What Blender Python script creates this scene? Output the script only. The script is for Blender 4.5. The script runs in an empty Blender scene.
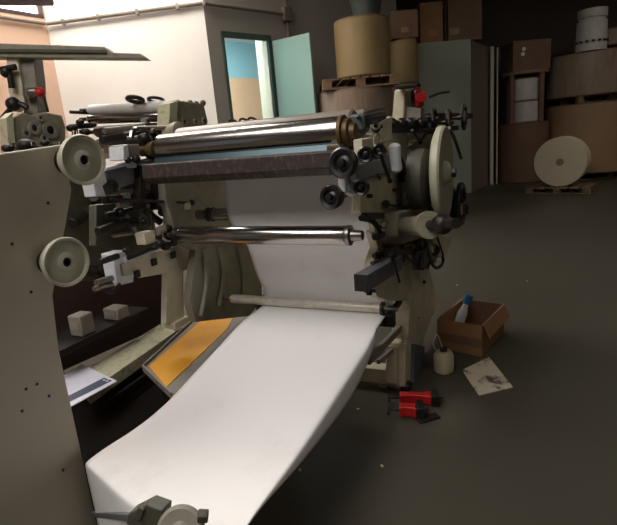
import bpy, bmesh, math, random
from mathutils import Vector, Matrix, Euler
random.seed(7)
scene = bpy.context.scene
COL = scene.collection
V = Vector
rad = math.radians

# ------------------------------------------------------------------ camera
FPX = 500.0
PITCH, ROLL, EYE = rad(14.0), rad(5.0), 1.2
CF = V((0, math.cos(PITCH), -math.sin(PITCH)))
R0 = V((1, 0, 0)); U0 = V((0, math.sin(PITCH), math.cos(PITCH)))
CR = R0 * math.cos(ROLL) - U0 * math.sin(ROLL)
CU = R0 * math.sin(ROLL) + U0 * math.cos(ROLL)
CAM = V((0, 0, EYE))
cam_d = bpy.data.cameras.new('camera'); cam = bpy.data.objects.new('camera', cam_d); COL.objects.link(cam)
cam_d.sensor_width = 36; cam_d.lens = 36 * FPX / 617; cam_d.clip_start = .02
mw = Matrix((( CR.x, CU.x, -CF.x, CAM.x), (CR.y, CU.y, -CF.y, CAM.y), (CR.z, CU.z, -CF.z, CAM.z), (0, 0, 0, 1)))
cam.matrix_world = mw
scene.camera = cam
scene.view_settings.view_transform = 'Standard'; scene.view_settings.look = 'None'
scene.view_settings.gamma = 1; scene.view_settings.use_curve_mapping = False
scene.view_settings.exposure = 0.0

# measuring helpers: where a line of sight meets a known plane of the room or of the machine
def ray(x, y): return CF + CR * ((x - 308.5) / FPX) + CU * ((262.5 - y) / FPX)
def at_plane(x, y, p, n):
    d = ray(x, y); return CAM + d * ((p - CAM).dot(n) / d.dot(n))
def atZ(x, y, z): return at_plane(x, y, V((0, 0, z)), V((0, 0, 1)))
def atY(x, y, Y): return at_plane(x, y, V((0, Y, 0)), V((0, 1, 0)))
# machine frame: origin at the foot of the right side frame, x across the web, y along it
MO = atZ(404, 390, 0); MA = rad(-25.5)
MM = Matrix.Translation(MO) @ Matrix.Rotation(MA, 4, 'Z'); MI = MM.inverted()
EX = (MM.to_3x3() @ V((1, 0, 0))); EY = (MM.to_3x3() @ V((0, 1, 0)))
def KX(x, y, X): return MI @ at_plane(x, y, MM @ V((X, 0, 0)), EX)
def KY(x, y, Y): return MI @ at_plane(x, y, MM @ V((0, Y, 0)), EY)
def KZ(x, y, z): return MI @ atZ(x, y, z)

# ------------------------------------------------------------------ materials
def lin(c):
    return tuple(((v / 255) / 12.92 if v / 255 <= .04045 else ((v / 255 + .055) / 1.055) ** 2.4) for v in c)
def mat(name, rgb, rough=.6, metal=0., dirt=.0, dcol=(60, 50, 40), scale=8., bump=.0, bscale=60., spec=.5, dthr=(.45, .75), emit=None, estr=0., stretch=None, detail=5, trans=0.):
    m = bpy.data.materials.new(name); m.use_nodes = True
    nt = m.node_tree; N = nt.nodes; L = nt.links
    b = N['Principled BSDF']
    b.inputs['Base Color'].default_value = (*lin(rgb), 1)
    b.inputs['Roughness'].default_value = rough; b.inputs['Metallic'].default_value = metal
    b.inputs['Specular IOR Level'].default_value = spec
    tc = N.new('ShaderNodeTexCoord'); src = tc.outputs['Object']
    if stretch:
        mp = N.new('ShaderNodeMapping'); mp.inputs['Scale'].default_value = stretch
        L.new(src, mp.inputs['Vector']); src = mp.outputs['Vector']
    if dirt > 0:
        nz = N.new('ShaderNodeTexNoise'); nz.inputs['Scale'].default_value = scale; nz.inputs['Detail'].default_value = detail
        nz.inputs['Roughness'].default_value = .65
        L.new(src, nz.inputs['Vector'])
        mr = N.new('ShaderNodeMapRange'); mr.inputs[1].default_value = dthr[0]; mr.inputs[2].default_value = dthr[1]
        mr.inputs[3].default_value = 0; mr.inputs[4].default_value = dirt
        L.new(nz.outputs['Fac'], mr.inputs[0])
        mx = N.new('ShaderNodeMix'); mx.data_type = 'RGBA'
        mx.inputs[6].default_value = (*lin(rgb), 1); mx.inputs[7].default_value = (*lin(dcol), 1)
        L.new(mr.outputs[0], mx.inputs[0]); L.new(mx.outputs[2], b.inputs['Base Color'])
    if bump > 0:
        nb = N.new('ShaderNodeTexNoise'); nb.inputs['Scale'].default_value = bscale; nb.inputs['Detail'].default_value = 3
        L.new(src, nb.inputs['Vector'])
        bp = N.new('ShaderNodeBump'); bp.inputs['Strength'].default_value = bump; bp.inputs['Distance'].default_value = .01
        L.new(nb.outputs['Fac'], bp.inputs['Height']); L.new(bp.outputs['Normal'], b.inputs['Normal'])
    if emit:
        b.inputs['Emission Color'].default_value = (*lin(emit), 1); b.inputs['Emission Strength'].default_value = estr
    if trans: b.inputs['Transmission Weight'].default_value = trans
    return m
M = dict(
    cream=mat('cream_paint', (206, 198, 174), .5, dirt=.35, dcol=(110, 98, 74), scale=9, bump=.05),
    panel=mat('putty_panel_paint', (168, 159, 142), .5, dirt=.16, dcol=(140, 128, 110), scale=3, bump=.03),
    olive=mat('olive_grey_casting', (140, 134, 114), .55, dirt=.5, dcol=(70, 66, 50), scale=14, bump=.15),
    castgrey=mat('grey_casting', (135, 130, 118), .55, dirt=.4, dcol=(70, 66, 58), scale=12, bump=.15),
    wheel=mat('pale_green_grey_paint', (176, 173, 152), .4, dirt=.22, dcol=(125, 120, 100), scale=16, bump=.03),
    bracket=mat('pale_grey_bracket_paint', (200, 202, 206), .45, dirt=.35, dcol=(110, 108, 106), scale=16, bump=.05),
    bargrey=mat('slate_grey_metal', (110, 110, 118), .45, dirt=.4, dcol=(60, 58, 62), scale=18, metal=.2),
    chrome=mat('polished_chrome', (176, 171, 166), .2, 1., dirt=.3, dcol=(120, 115, 110), scale=6, stretch=(1, 6, 6)),
    steel=mat('worn_steel', (150, 145, 138), .35, .9, dirt=.5, dcol=(80, 72, 64), scale=20),
    bar=mat('dull_galvanised_bar', (208, 202, 188), .3, .25, dirt=.35, dcol=(105, 94, 76), scale=22),
    rubber=mat('grey_rubber_roller', (128, 118, 108), .38, 0., dirt=.3, dcol=(86, 78, 70), scale=6),
    tray=mat('ink_stained_trough', (58, 50, 46), .5, .3, dirt=.55, dcol=(120, 96, 88), scale=60, bump=.4, bscale=40, dthr=(.52, .7), stretch=(1, 1, .6)),
    teal=mat('blue_ink_film', (58, 74, 80), .3, .6, dirt=.4, dcol=(40, 48, 52), scale=12),
    black=mat('black_plastic', (22, 21, 22), .35, bump=.02),
    dark=mat('oily_dark_metal', (44, 40, 38), .45, .5, dirt=.5, dcol=(20, 17, 15), scale=18, bump=.2),
    copper=mat('tarnished_copper', (92, 72, 44), .5, .45, dirt=.6, dcol=(70, 48, 24), scale=40),
    paper=mat('white_paper', (232, 230, 230), .7, dirt=.28, dcol=(186, 180, 178), scale=4.5, bump=.12, bscale=5, dthr=(.56, .8), spec=.3),
    redp=mat('red_plastic', (190, 28, 30), .4, dirt=.3, dcol=(90, 10, 10), scale=30),
    yellow=mat('yellow_enamel', (214, 150, 34), .45, dirt=.3, dcol=(150, 96, 20), scale=10),
    cardboard=mat('brown_cardboard', (150, 112, 76), .8, dirt=.35, dcol=(104, 74, 46), scale=5, bump=.05),
    kraft=mat('kraft_wrap', (158, 128, 98), .55, dirt=.35, dcol=(110, 84, 60), scale=3, bump=.05, stretch=(1, 1, .3)),
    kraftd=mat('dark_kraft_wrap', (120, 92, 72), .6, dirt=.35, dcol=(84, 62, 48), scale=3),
    buff=mat('buff_wrap', (146, 124, 84), .6, dirt=.3, dcol=(112, 92, 62), scale=3),
    film=mat('crinkled_stretch_film', (150, 132, 116), .22, dirt=.55, dcol=(104, 84, 70), scale=7, bump=.7, bscale=9, stretch=(2.5, 2.5, .35)),
    wood=mat('pallet_wood', (128, 104, 78), .8, dirt=.5, dcol=(70, 54, 40), scale=8, bump=.2),
    rollw=mat('creamy_roll_face', (214, 202, 176), .8, dirt=.2, dcol=(190, 176, 148), scale=4),
    whitewrap=mat('white_wrap', (205, 203, 200), .5, dirt=.3, dcol=(140, 136, 130), scale=10),
    wallw=mat('white_plaster', (224, 219, 212), .85, dirt=.3, dcol=(204, 194, 184), scale=1.1, bump=.05, bscale=30),
    wallp=mat('peach_plaster', (206, 172, 150), .85, dirt=.25, dcol=(186, 148, 124), scale=1.5, bump=.05),
    wallg=mat('grey_plaster', (158, 150, 142), .85, dirt=.3, dcol=(138, 130, 122), scale=1.2, bump=.05),
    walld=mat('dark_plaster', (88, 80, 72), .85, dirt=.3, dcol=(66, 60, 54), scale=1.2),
    floor=mat('worn_grey_floor', (73, 69, 59), .5, dirt=.35, dcol=(62, 56, 48), scale=1.4, bump=.08, bscale=24, detail=8, dthr=(.4, .7), spec=.35),
    ceil=mat('grey_roof_sheet', (110, 104, 98), .8),
    beam=mat('dark_purple_steel', (70, 56, 58), .6, .2, dirt=.4, dcol=(40, 34, 34)),
    pipe=mat('grey_conduit', (120, 108, 98), .6, .2, dirt=.3, dcol=(90, 74, 64), scale=14),
    doorp=mat('mint_door_paint', (142, 174, 162), .5, dirt=.12, dcol=(125, 165, 150), scale=3),
    frame=mat('dark_green_frame', (58, 74, 68), .5),
    tealw=mat('teal_wall_paint', (156, 200, 208), .8), tanw=mat('tan_wall_paint', (226, 184, 146), .8),
    creamw=mat('cream_wall_paint', (228, 216, 190), .8), whitew=mat('white_ceiling_paint', (235, 238, 238), .8),
    cab=mat('pale_grey_green_sheet', (150, 156, 144), .5, dirt=.2, dcol=(120, 122, 110), scale=3),
    cabs=mat('brown_grey_sheet', (128, 112, 106), .5), strip=mat('ivory_strip', (214, 208, 184), .5),
    skyl=mat('milky_skylight', (240, 240, 240), .5, emit=(255, 248, 238), estr=19.0),
    skyl2=mat('milky_window', (240, 240, 240), .5, emit=(255, 252, 250), estr=6.0),
    skyl3=mat('dusty_skylight', (240, 240, 240), .5, emit=(255, 244, 226), estr=1.7),  # glow of the unseen panels added to brighten press frame and stacks
    skyl4=mat('milky_skylight_pane', (240, 240, 240), .5, emit=(255, 250, 244), estr=8.0),
    lampm=mat('lamp_diffuser', (240, 240, 240), .5, emit=(240, 250, 255), estr=55.0),
    blue=mat('blue_label', (40, 110, 160), .4), whitep=mat('white_plastic', (220, 220, 222), .4),
    jug=mat('yellowed_plastic', (186, 174, 142), .4, dirt=.4, dcol=(110, 90, 60), scale=14),
    dirty=mat('soiled_white_sheet', (196, 184, 164), .8, dirt=.95, dcol=(58, 50, 42), scale=7, dthr=(.52, .62)),
    navy=mat('grey_blue_band', (78, 84, 104), .6), lav=mat('pale_printed_sheet', (214, 212, 226), .7, dirt=.25, dcol=(170, 168, 190), scale=40),
    rail=mat('pale_green_rail_paint', (182, 178, 150), .5, dirt=.6, dcol=(100, 94, 70), scale=26, bump=.05, dthr=(.52, .7)),
    greyt=mat('grey_tray_enamel', (128, 122, 114), .45, dirt=.4, dcol=(90, 82, 72), scale=10),
    contain=mat('dark_grey_green_plastic', (72, 78, 76), .5), legb=mat('blue_grey_paint', (92, 98, 112), .5, dirt=.4, dcol=(50, 50, 56), scale=20),
    mach=mat('dark_machine_green', (74, 72, 60), .55, dirt=.5, dcol=(36, 34, 28), scale=12, bump=.2),
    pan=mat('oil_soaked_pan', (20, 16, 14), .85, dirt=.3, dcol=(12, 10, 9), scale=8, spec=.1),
    maroon=mat('dark_brown_panel', (66, 46, 42), .6, dirt=.3, dcol=(40, 28, 26), scale=4),
)

# ------------------------------------------------------------------ mesh builder
class MB:
    def __init__(s, frame=None):
        s.bm = bmesh.new(); s.f = frame or Matrix.Identity(4)
    def _ring(s, c, a, b, r, n): return [s.bm.verts.new(c + a * (r * math.cos(2 * math.pi * k / n)) + b * (r * math.sin(2 * math.pi * k / n))) for k in range(n)]
    def _basis(s, d):
        d = d.normalized(); a = d.cross(V((0, 0, 1)))
        if a.length < .05: a = d.cross(V((0, 1, 0)))
        a.normalize(); return d, a, d.cross(a).normalized()
    def box(s, c, size, rot=None):
        r = rot.to_matrix() if isinstance(rot, Euler) else (rot or Matrix.Identity(3)); c = V(c)
        vs = [s.bm.verts.new(c + r @ V((x * size[0] / 2, y * size[1] / 2, z * size[2] / 2))) for x in (-1, 1) for y in (-1, 1) for z in (-1, 1)]
        for f in ((0, 1, 3, 2), (4, 6, 7, 5), (0, 4, 5, 1), (2, 3, 7, 6), (0, 2, 6, 4), (1, 5, 7, 3)): s.bm.faces.new([vs[i] for i in f])
        return s
    def beam(s, p0, p1, w, h):
        p0, p1 = V(p0), V(p1); d, a, b = s._basis(p1 - p0)
        q = [s.bm.verts.new(p + a * (i * w / 2) + b * (j * h / 2)) for p in (p0, p1) for i, j in ((-1, -1), (1, -1), (1, 1), (-1, 1))]
        for f in ((0, 1, 2, 3), (7, 6, 5, 4), (0, 4, 5, 1), (1, 5, 6, 2), (2, 6, 7, 3), (3, 7, 4, 0)): s.bm.faces.new([q[i] for i in f])
        return s
    def lathe(s, p, axis, prof, n=28):
        """prof: (distance along axis, radius) pairs; closed where r is 0, capped otherwise"""
        p = V(p); d, a, b = s._basis(V(axis)); prev = None; first = None
        for (t, r) in prof:
            cur = [s.bm.verts.new(p + d * t)] if r <= 1e-6 else s._ring(p + d * t, a, b, r, n)
            if prev is not None:
                if len(prev) == 1 and len(cur) > 1:
                    for k in range(n): s.bm.faces.new((prev[0], cur[k], cur[(k + 1) % n]))
                elif len(cur) == 1 and len(prev) > 1:
                    for k in range(n): s.bm.faces.new((prev[k], cur[0], prev[(k + 1) % n]))
                elif len(cur) > 1:
                    for k in range(n): s.bm.faces.new((prev[k], cur[k], cur[(k + 1) % n], prev[(k + 1) % n]))
            else: first = cur
            prev = cur
        if len(first) > 1: s.bm.faces.new(first)
        if len(prev) > 1: s.bm.faces.new(prev)
        return s
    def cyl(s, p0, p1, r, r2=None, n=24):
        p0, p1 = V(p0), V(p1); return s.lathe(p0, p1 - p0, [(0, r), ((p1 - p0).length, r if r2 is None else r2)], n)
    def tube(s, pts, r, n=8):
        pts = [V(p) for p in pts]
        # smooth by Catmull-Rom
        if len(pts) > 2:
            out = []
            P = [pts[0] * 2 - pts[1]] + pts + [pts[-1] * 2 - pts[-2]]
            for i in range(1, len(P) - 2):
                for k in range(5):
                    t = k / 5; a, b, c, d = P[i - 1], P[i], P[i + 1], P[i + 2]
                    out.append(.5 * ((2 * b) + (c - a) * t + (2 * a - 5 * b + 4 * c - d) * t * t + (3 * b - a - 3 * c + d) * t ** 3))
            out.append(pts[-1]); pts = out
        prev = None; a = None
        for i, p in enumerate(pts):
            d = (pts[min(i + 1, len(pts) - 1)] - pts[max(i - 1, 0)]).normalized()
            if a is None: _, a, b = s._basis(d)
            else:
                a = (a - d * a.dot(d)).normalized(); b = d.cross(a)
            cur = s._ring(p, a, b, r, n)
            if prev:
                for k in range(n): s.bm.faces.new((prev[k], cur[k], cur[(k + 1) % n], prev[(k + 1) % n]))
            else: s.bm.faces.new(cur)
            prev = cur
        s.bm.faces.new(prev); return s
    def prism(s, pts, vec):
        pts = [V(p) for p in pts]; vec = V(vec)
        a = [s.bm.verts.new(p) for p in pts]; b = [s.bm.verts.new(p + vec) for p in pts]; n = len(pts)
        s.bm.faces.new(a); s.bm.faces.new(b[::-1])
        for k in range(n): s.bm.faces.new((a[k], b[k], b[(k + 1) % n], a[(k + 1) % n]))
        return s
    def prismX(s, px, X0, X1):      # outline measured on the machine plane x = X0, given thickness up to X1
        return s.prism([KX(x, y, X0) for x, y in px], (X1 - X0, 0, 0))
    def prismY(s, px, Y0, Y1):
        return s.prism([KY(x, y, Y0) for x, y in px], (0, Y1 - Y0, 0))
    def ball(s, c, r, sc=(1, 1, 1)):
        g = bmesh.ops.create_icosphere(s.bm, subdivisions=2, radius=r)
        for v in g['verts']: v.co = V(c) + V((v.co.x * sc[0], v.co.y * sc[1], v.co.z * sc[2]))
        return s
    def torus(s, c, axis, R, r, n=32, m=10):
        c = V(c); d, a, b = s._basis(V(axis)); rings = []
        for k in range(n):
            t = 2 * math.pi * k / n; u = a * math.cos(t) + b * math.sin(t)
            rings.append([s.bm.verts.new(c + u * (R + r * math.cos(2 * math.pi * j / m)) + d * (r * math.sin(2 * math.pi * j / m))) for j in range(m)])
        for k in range(n):
            A, B = rings[k], rings[(k + 1) % n]
            for j in range(m): s.bm.faces.new((A[j], B[j], B[(j + 1) % m], A[(j + 1) % m]))
        return s
    def build(s, name, m, parent=None, bevel=0., label=None, smooth=35):
        bm = s.bm
        bmesh.ops.recalc_face_normals(bm, faces=bm.faces)
        if parent is None:      # a mesh that is a thing: origin at its base
            pts = [s.f @ v.co for v in bm.verts]
            lo = V((min(p.x for p in pts), min(p.y for p in pts), min(p.z for p in pts))); hi = V((max(p.x for p in pts), max(p.y for p in pts), 0))
            X = Matrix.Translation(V(((lo.x + hi.x) / 2, (lo.y + hi.y) / 2, lo.z)))
        else:
            X = WM[parent.name]
        bmesh.ops.transform(bm, matrix=X.inverted() @ s.f, verts=bm.verts)
        for f in bm.faces: f.smooth = True
        for e in bm.edges:
            if len(e.link_faces) == 2 and e.calc_face_angle(0) > rad(smooth): e.smooth = False
        me = bpy.data.meshes.new(name); bm.to_mesh(me); bm.free()
        me.materials.append(M[m]); o = bpy.data.objects.new(name, me); COL.objects.link(o)
        if parent is None: o.matrix_world = X; WM[o.name] = X
        else: o.parent = parent; WM[o.name] = X
        if bevel:
            b = o.modifiers.new('bevel', 'BEVEL'); b.width = bevel; b.segments = 2; b.limit_method = 'ANGLE'; b.angle_limit = rad(40)
        if label: o['label'] = label
        return o
WM = {}
def thing(name, label, cat, loc, rz=0, group=None):
    o = bpy.data.objects.new(name, None); COL.objects.link(o); o.empty_display_size = .1
    X = Matrix.Translation(V(loc)) @ Matrix.Rotation(rz, 4, 'Z'); o.matrix_world = X; WM[o.name] = X
    o['label'] = label; o['category'] = cat
    if group: o['group'] = group
    return o
def tag(o, label, cat, group=None):
    o['label'] = label; o['category'] = cat
    if group: o['group'] = group
    return o
def struct(o, label=None):
    o['kind'] = 'structure'
    if label: o['label'] = label
    return o
def mm(): return MB(MM)

# ================================================================== ROOM
HC = 2.7
C0, C1, C2, D1 = [atZ(x, y, HC) for x, y in ((0, 18), (47, 25), (203, 4), (285, 15))]
for p in (C0, C1, C2, D1): p.z = 0
TOP = 4.3
UP = V((0, 0, 1))
def wall(name, p, q, m, thick, h=TOP, z0=0, label=None):
    d = (q - p).normalized(); n = V((-d.y, d.x, 0)) * thick
    return struct(MB().prism([p + UP * z0, q + UP * z0, q + n + UP * z0, p + n + UP * z0], (0, 0, h - z0)).build(name, m), label)
dW = (C1 - C0).normalized()
L0 = C0 - dW * 9.5
# left wall with a high window opening
winz = (atZ(0, 13, HC) * 0 + V((0, 0, at_plane(30, 16, C0, V((dW.y, -dW.x, 0))).z))).z
nL = V((dW.y, -dW.x, 0))                        # towards the room
w1p = at_plane(43, 17, C0, nL); w1q = w1p - dW * 1.9; w1p.z = w1q.z = 0
WZ0, WZ1 = winz, winz + .62
b = MB()
def slab(b, p, q, z0, z1, n): b.prism([p + UP * z0, q + UP * z0, q + n + UP * z0, p + n + UP * z0], (0, 0, z1 - z0))
nb = -nL * .2
slab(b, L0, w1q, 0, TOP, nb); slab(b, w1q, w1p, 0, WZ0, nb); slab(b, w1q, w1p, WZ1, TOP, nb); slab(b, w1p, C1, 0, TOP, nb)
struct(b.build('wall_left', 'wallp'))
b = MB(); slab(b, w1q, w1p, WZ0, WZ1, -nL * .02); b.f = Matrix.Translation(-nL * .1)
w = struct(b.build('window_1', 'skyl2'))
b = MB()
for z in (WZ0 + .015, WZ1 - .015): b.beam(w1q - nL * .02 + UP * z, w1p - nL * .02 + UP * z, .05, .04)
for t in (0.0, .33, .66, 1.0):
    p = w1p.lerp(w1q, t) - nL * .02; b.beam(p + UP * WZ0, p + UP * WZ1, .05, .035)
p = w1p.lerp(w1q, .33) - nL * .02; q = w1p.lerp(w1q, .2) - nL * .02
b.build('window_frame', 'beam', w)
wall('wall_rear', C1, C2 + (C2 - C1).normalized() * .0, 'wallw', .18)
# wall with the office door
dD = (D1 - C2).normalized(); nD = V((dD.y, -dD.x, 0))   # nD points to the room
if nD.dot(-C2) < 0: nD = -nD
def onD(x, y, off=0): return at_plane(x, y, C2 + nD * off, nD)
pl, pr = onD(223.5, 60), onD(268.5, 60); hdr = onD(224, 35).z; pl.z = pr.z = 0
DE = C2 + dD * 3.55
b = MB(); nb = -nD * .08
slab(b, C2, pl, 0, TOP, nb); slab(b, pl, pr, hdr, TOP, nb); slab(b, pr, DE, 0, TOP, nb)
struct(b.build('wall_office', 'wallg'))
b = MB()
jw = .05
b.beam(pl + nD * .01 + UP * (hdr + .03), pr + nD * .01 + dD * .05 + UP * (hdr + .03), .07, .07) if False else None
b.prism([pl + UP * (hdr - .03) + nD * .03, pr + dD * .05 + UP * (hdr - .03) + nD * .03, pr + dD * .05 + UP * (hdr + .035) + nD * .03, pl + UP * (hdr + .035) + nD * .03], -nD * .028)
b.prism([pl + nD * .03, pl + dD * .025 + nD * .03, pl + dD * .025 + nD * .03 + UP * hdr, pl + nD * .03 + UP * hdr], -nD * .2)
b.prism([pr + nD * .03 - dD * .0, pr + dD * .05 + nD * .03, pr + dD * .05 + nD * .03 + UP * hdr, pr + nD * .03 + UP * hdr], -nD * .028)
struct(b.build('trim_1', 'frame'), 'dark frame round the open office doorway')
struct(MB().prism([pr + nD * .0, pr - dD * .012, pr - dD * .012 + UP * (hdr - .03), pr + UP * (hdr - .03)], -nD * .09).build('trim_3', 'creamw'), 'cream door jamb lining')
# door leaf swung into the hall
hinge = pr + dD * .05 + nD * .04
le = atZ(309, 31.5, hdr - .02); le.z = 0
dl = (le - hinge).normalized(); nl = V((-dl.y, dl.x, 0)) * .04
LW = (le - hinge).length
b = MB(); slab(b, hinge, hinge + dl * LW, .01, hdr - .03, nl)
door = struct(b.build('door_1', 'doorp', bevel=.004), 'mint green door standing open')
b = MB(); hp = hinge + dl * (LW - .07) + UP * 1.0
sgn = -1 if nl.dot(CAM - hinge) < 0 else 1
fo = nl.normalized() * sgn
base = hp + (nl if sgn > 0 else V((0, 0, 0)))
b.cyl(base, base + fo * .05, .012).cyl(base + fo * .05, base + fo * .05 - dl * .1, .009)
b.build('door_handle', 'steel', door)
# office behind the doorway
oq = C2 + dD * .12 - nD * .16; od = 2.2; ow = (pr - C2).length + .1
A0, A1 = oq, C2 + dD * ow - nD * .16
zc = onD(230, 45, -2.2)
zceil = at_plane(245, 43, C2 - nD * 2.36, nD).z
ztan = at_plane(240, 78, C2 - nD * (od + .16), nD).z
b = MB(); slab(b, A0 - nD * od, A1 - nD * od + dD * 3, ztan, zceil, -nD * .1); struct(b.build('wall_office_back', 'tealw'), 'teal office wall')
b = MB(); slab(b, A0 - nD * od, A1 - nD * od + dD * 3, 0, ztan, -nD * .101); struct(b.build('wall_office_dado', 'tanw'), 'tan lower office wall')
b = MB(); slab(b, A0, A0 - nD * od, 0, zceil, dD * -.1); struct(b.build('wall_office_left', 'tealw'))
b = MB(); slab(b, A1 + dD * .03, A1 + dD * .03 - nD * .22, 0, zceil, dD * .1); struct(b.build('wall_office_right', 'creamw'))
b = MB(); slab(b, A0 - dD * .1, A1 + dD * 3, zceil, zceil + .1, -nD * (od + .1)); struct(b.build('ceiling_office', 'whitew'))
b = MB(); slab(b, A1 + dD * 3, A1 + dD * 3 - nD * od, 0, zceil, dD * .1); struct(b.build('wall_office_far', 'creamw'))
lampc = A0.lerp(A1, .55) - nD * 1.1
b = MB(); b.box(lampc + UP * (zceil - .03), (1.3, .4, .05), Matrix.Rotation(math.atan2(dD.y, dD.x), 3, 'Z'))
tag(b.build('ceiling_light', 'lampm'), 'bright ceiling light inside the office behind the doorway', 'light')
# far walls, floor, ceiling
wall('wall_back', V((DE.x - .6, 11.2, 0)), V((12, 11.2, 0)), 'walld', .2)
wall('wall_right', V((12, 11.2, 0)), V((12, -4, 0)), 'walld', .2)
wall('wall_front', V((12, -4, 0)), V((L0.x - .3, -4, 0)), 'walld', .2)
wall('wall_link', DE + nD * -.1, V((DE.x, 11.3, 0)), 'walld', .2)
struct(MB().box((1.5, 3.5, -.05), (22, 17, .1)).build('floor', 'floor'))
# ceiling sheets around the skylights and the unseen fill panels added on the right
sky = [(-3.4, 4.2, -1.0, 5.6, 'skyl'), (-3.2, -2.6, -.6, 1.4, 'skyl4'), (1.8, -3.0, 4.2, -1.0, 'skyl3'), (4.5, 4.6, 8.5, 6.8, 'skyl3')]
xs = sorted({-9.5, 12.5} | {s[0] for s in sky} | {s[2] for s in sky}); ys = sorted({-5., 12.} | {s[1] for s in sky} | {s[3] for s in sky})
b = MB()
for i in range(len(xs) - 1):
    for j in range(len(ys) - 1):
        cx, cy = (xs[i] + xs[i + 1]) / 2, (ys[j] + ys[j + 1]) / 2
        if any(s[0] < cx < s[2] and s[1] < cy < s[3] for s in sky): continue
        b.box((cx, cy, TOP + .05), (xs[i + 1] - xs[i], ys[j + 1] - ys[j], .1))
struct(b.build('ceiling', 'ceil'))
for k, s in enumerate(sky):
    w = struct(MB().box(((s[0] + s[2]) / 2, (s[1] + s[3]) / 2, TOP + .06), (s[2] - s[0], s[3] - s[1], .03)).build('window_%d' % (k + 2), s[4]))  # the right-hand ones are added fill panels, not known openings
    b = MB()
    for t in (0, .25, .5, .75, 1): b.box((s[0] + (s[2] - s[0]) * t, (s[1] + s[3]) / 2, TOP + .02), (.04, s[3] - s[1], .06))
    b.build('glazing_bar', 'beam', w)
# roof beam in the top left corner
p, q = atY(-30, -4, 4.6), atY(52, -3, 4.9)
struct(MB().beam(p, q, .1, .12).build('trim_2', 'beam'), 'dark roof beam over the window')
# conduit with junction box
b = MB(); off = .03
def cp(P, n): return P + n * off + UP * HC
nR = V(((C2 - C1).y, -(C2 - C1).x, 0)).normalized()
if nR.dot(-C2) < 0: nR = -nR
b.tube([cp(C0 - dW * 2, nL), cp(C1, nL) + nR * .02 - dW * .03], .02).tube([cp(C1, nR) + nL * .03, cp(C2, nR)], .02).tube([cp(C2, nD), cp(D1, nD)], .02)
cond = tag(b.build('wall_conduit', 'pipe'), 'grey conduit running high round the white wall and over the doorway', 'pipe')
b = MB(); b.tube([cp(D1, nD) + UP * .05, cp(D1, nD) + UP * 1.5], .014).tube([cp(D1, nD) - UP * .05, cp(D1, nD) - UP * .32], .012)
b.build('drop_pipe', 'pipe', cond)
MB().box(cp(D1, nD), (.13, .06, .16), Matrix.Rotation(math.atan2(dD.y, dD.x), 3, 'Z')).build('junction_box', 'pipe', cond, bevel=.008)
b = MB()
for t in (.12, .35, .6, .85): b.box(cp(C1.lerp(C2, t), nR), (.03, .05, .06))
b.build('pipe_clip', 'steel', cond)

# ================================================================== MAIN PRESS
press = thing('coating_press', 'cream web coating press with chrome rollers and black handwheels, white paper threaded through it', 'machine', MO, MA)
def P(b, name, m, bevel=.002, label=None, parent=None): return b.build(name, m, parent or press, bevel, label)

# right side frame
b = mm(); b.prismX([(404, 386), (404, 342), (410, 330), (412, 298), (402, 301), (386, 300), (378, 297), (371, 280), (373, 262), (378, 247), (374, 232), (379, 222), (372, 214), (361, 214), (361, 168), (374, 152), (391, 142), (391, 122), (428, 120), (436, 140), (440, 215), (437, 240), (429, 262), (437, 306), (424, 338), (419, 372)], 0, -.035)
P(b, 'side_frame', 'cream', .004)
# its front column and foot
b = mm(); b.prismX([(411, 292), (408, 340), (405.5, 344), (405.5, 387), (412, 387), (413, 344), (418, 336), (420, 292)], .012, -.07)
P(b, 'front_column', 'cream', .004, 'bright cream front column')
b = mm(); b.prismX([(399, 346), (406, 346), (406, 388), (400, 390), (396, 384), (396, 346)], -.02, -.07); P(b, 'foot', 'cream', .006)
b = mm(); b.prismX([(415, 344), (425, 346), (424, 384), (414, 388)], .03, -.02); P(b, 'foot', 'legb', .004, 'blue grey rear foot')
b = mm(); b.lathe(KX(405, 392, 0) * 1 + V((.01, .0, .03)), (1, 0, 0), [(-.02, 0), (-.02, .03), (.02, .03), (.02, 0)]); P(b, 'levelling_foot', 'black')
# ribbed olive plates on the outside of the right frame
b = mm(); b.prismX([(361, 172), (361, 213), (404, 213), (409, 200), (410, 162), (404, 158)], .03, 0); P(b, 'bearing_plate', 'cream', .004)
b = mm(); b.prismX([(411, 140), (436, 140), (440, 160), (439, 208), (411, 213)], .02, 0); P(b, 'gear_guard', 'olive', .006)
for px, py in ((419, 142), (415, 157), (430, 150)):
    c = KX(px, py, .02); P(mm().lathe(c, (1, 0, 0), [(0, .012), (.012, .012), (.016, .008), (.016, 0)]), 'bolt', 'black', 0)
# left side frame (inside face visible below the rollers)
b = mm(); b.prismX([(196, 322), (190, 300), (196, 250), (180, 245), (166, 200), (162, 150), (240, 140), (250, 190), (262, 250), (262, 300), (250, 316)], -.86, -.9)
P(b, 'side_frame', 'castgrey', .004, 'grey cast side frame behind the rollers')
b = mm()
for a_, c_ in (((207, 248), (201, 316)), ((222, 246), (219, 306)), ((240, 246), (243, 300))):
    p0, p1 = KX(*a_, -.85), KX(*c_, -.85); b.tube([p0 + V((0, -.02, 0)), p0.lerp(p1, .5) + V((0, .02, 0)), p1], .012)
P(b, 'casting_rib', 'castgrey')
b = mm(); b.prism([KX(x, y, -.93) for x, y in ((168, 195), (183, 200), (184, 322), (166, 324))], (-.03, 0, 0)); b.box(KX(175, 322, -.95), (.08, .1, .03))
P(b, 'front_post', 'cream', .003, 'pale cream post between the frames')
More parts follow.
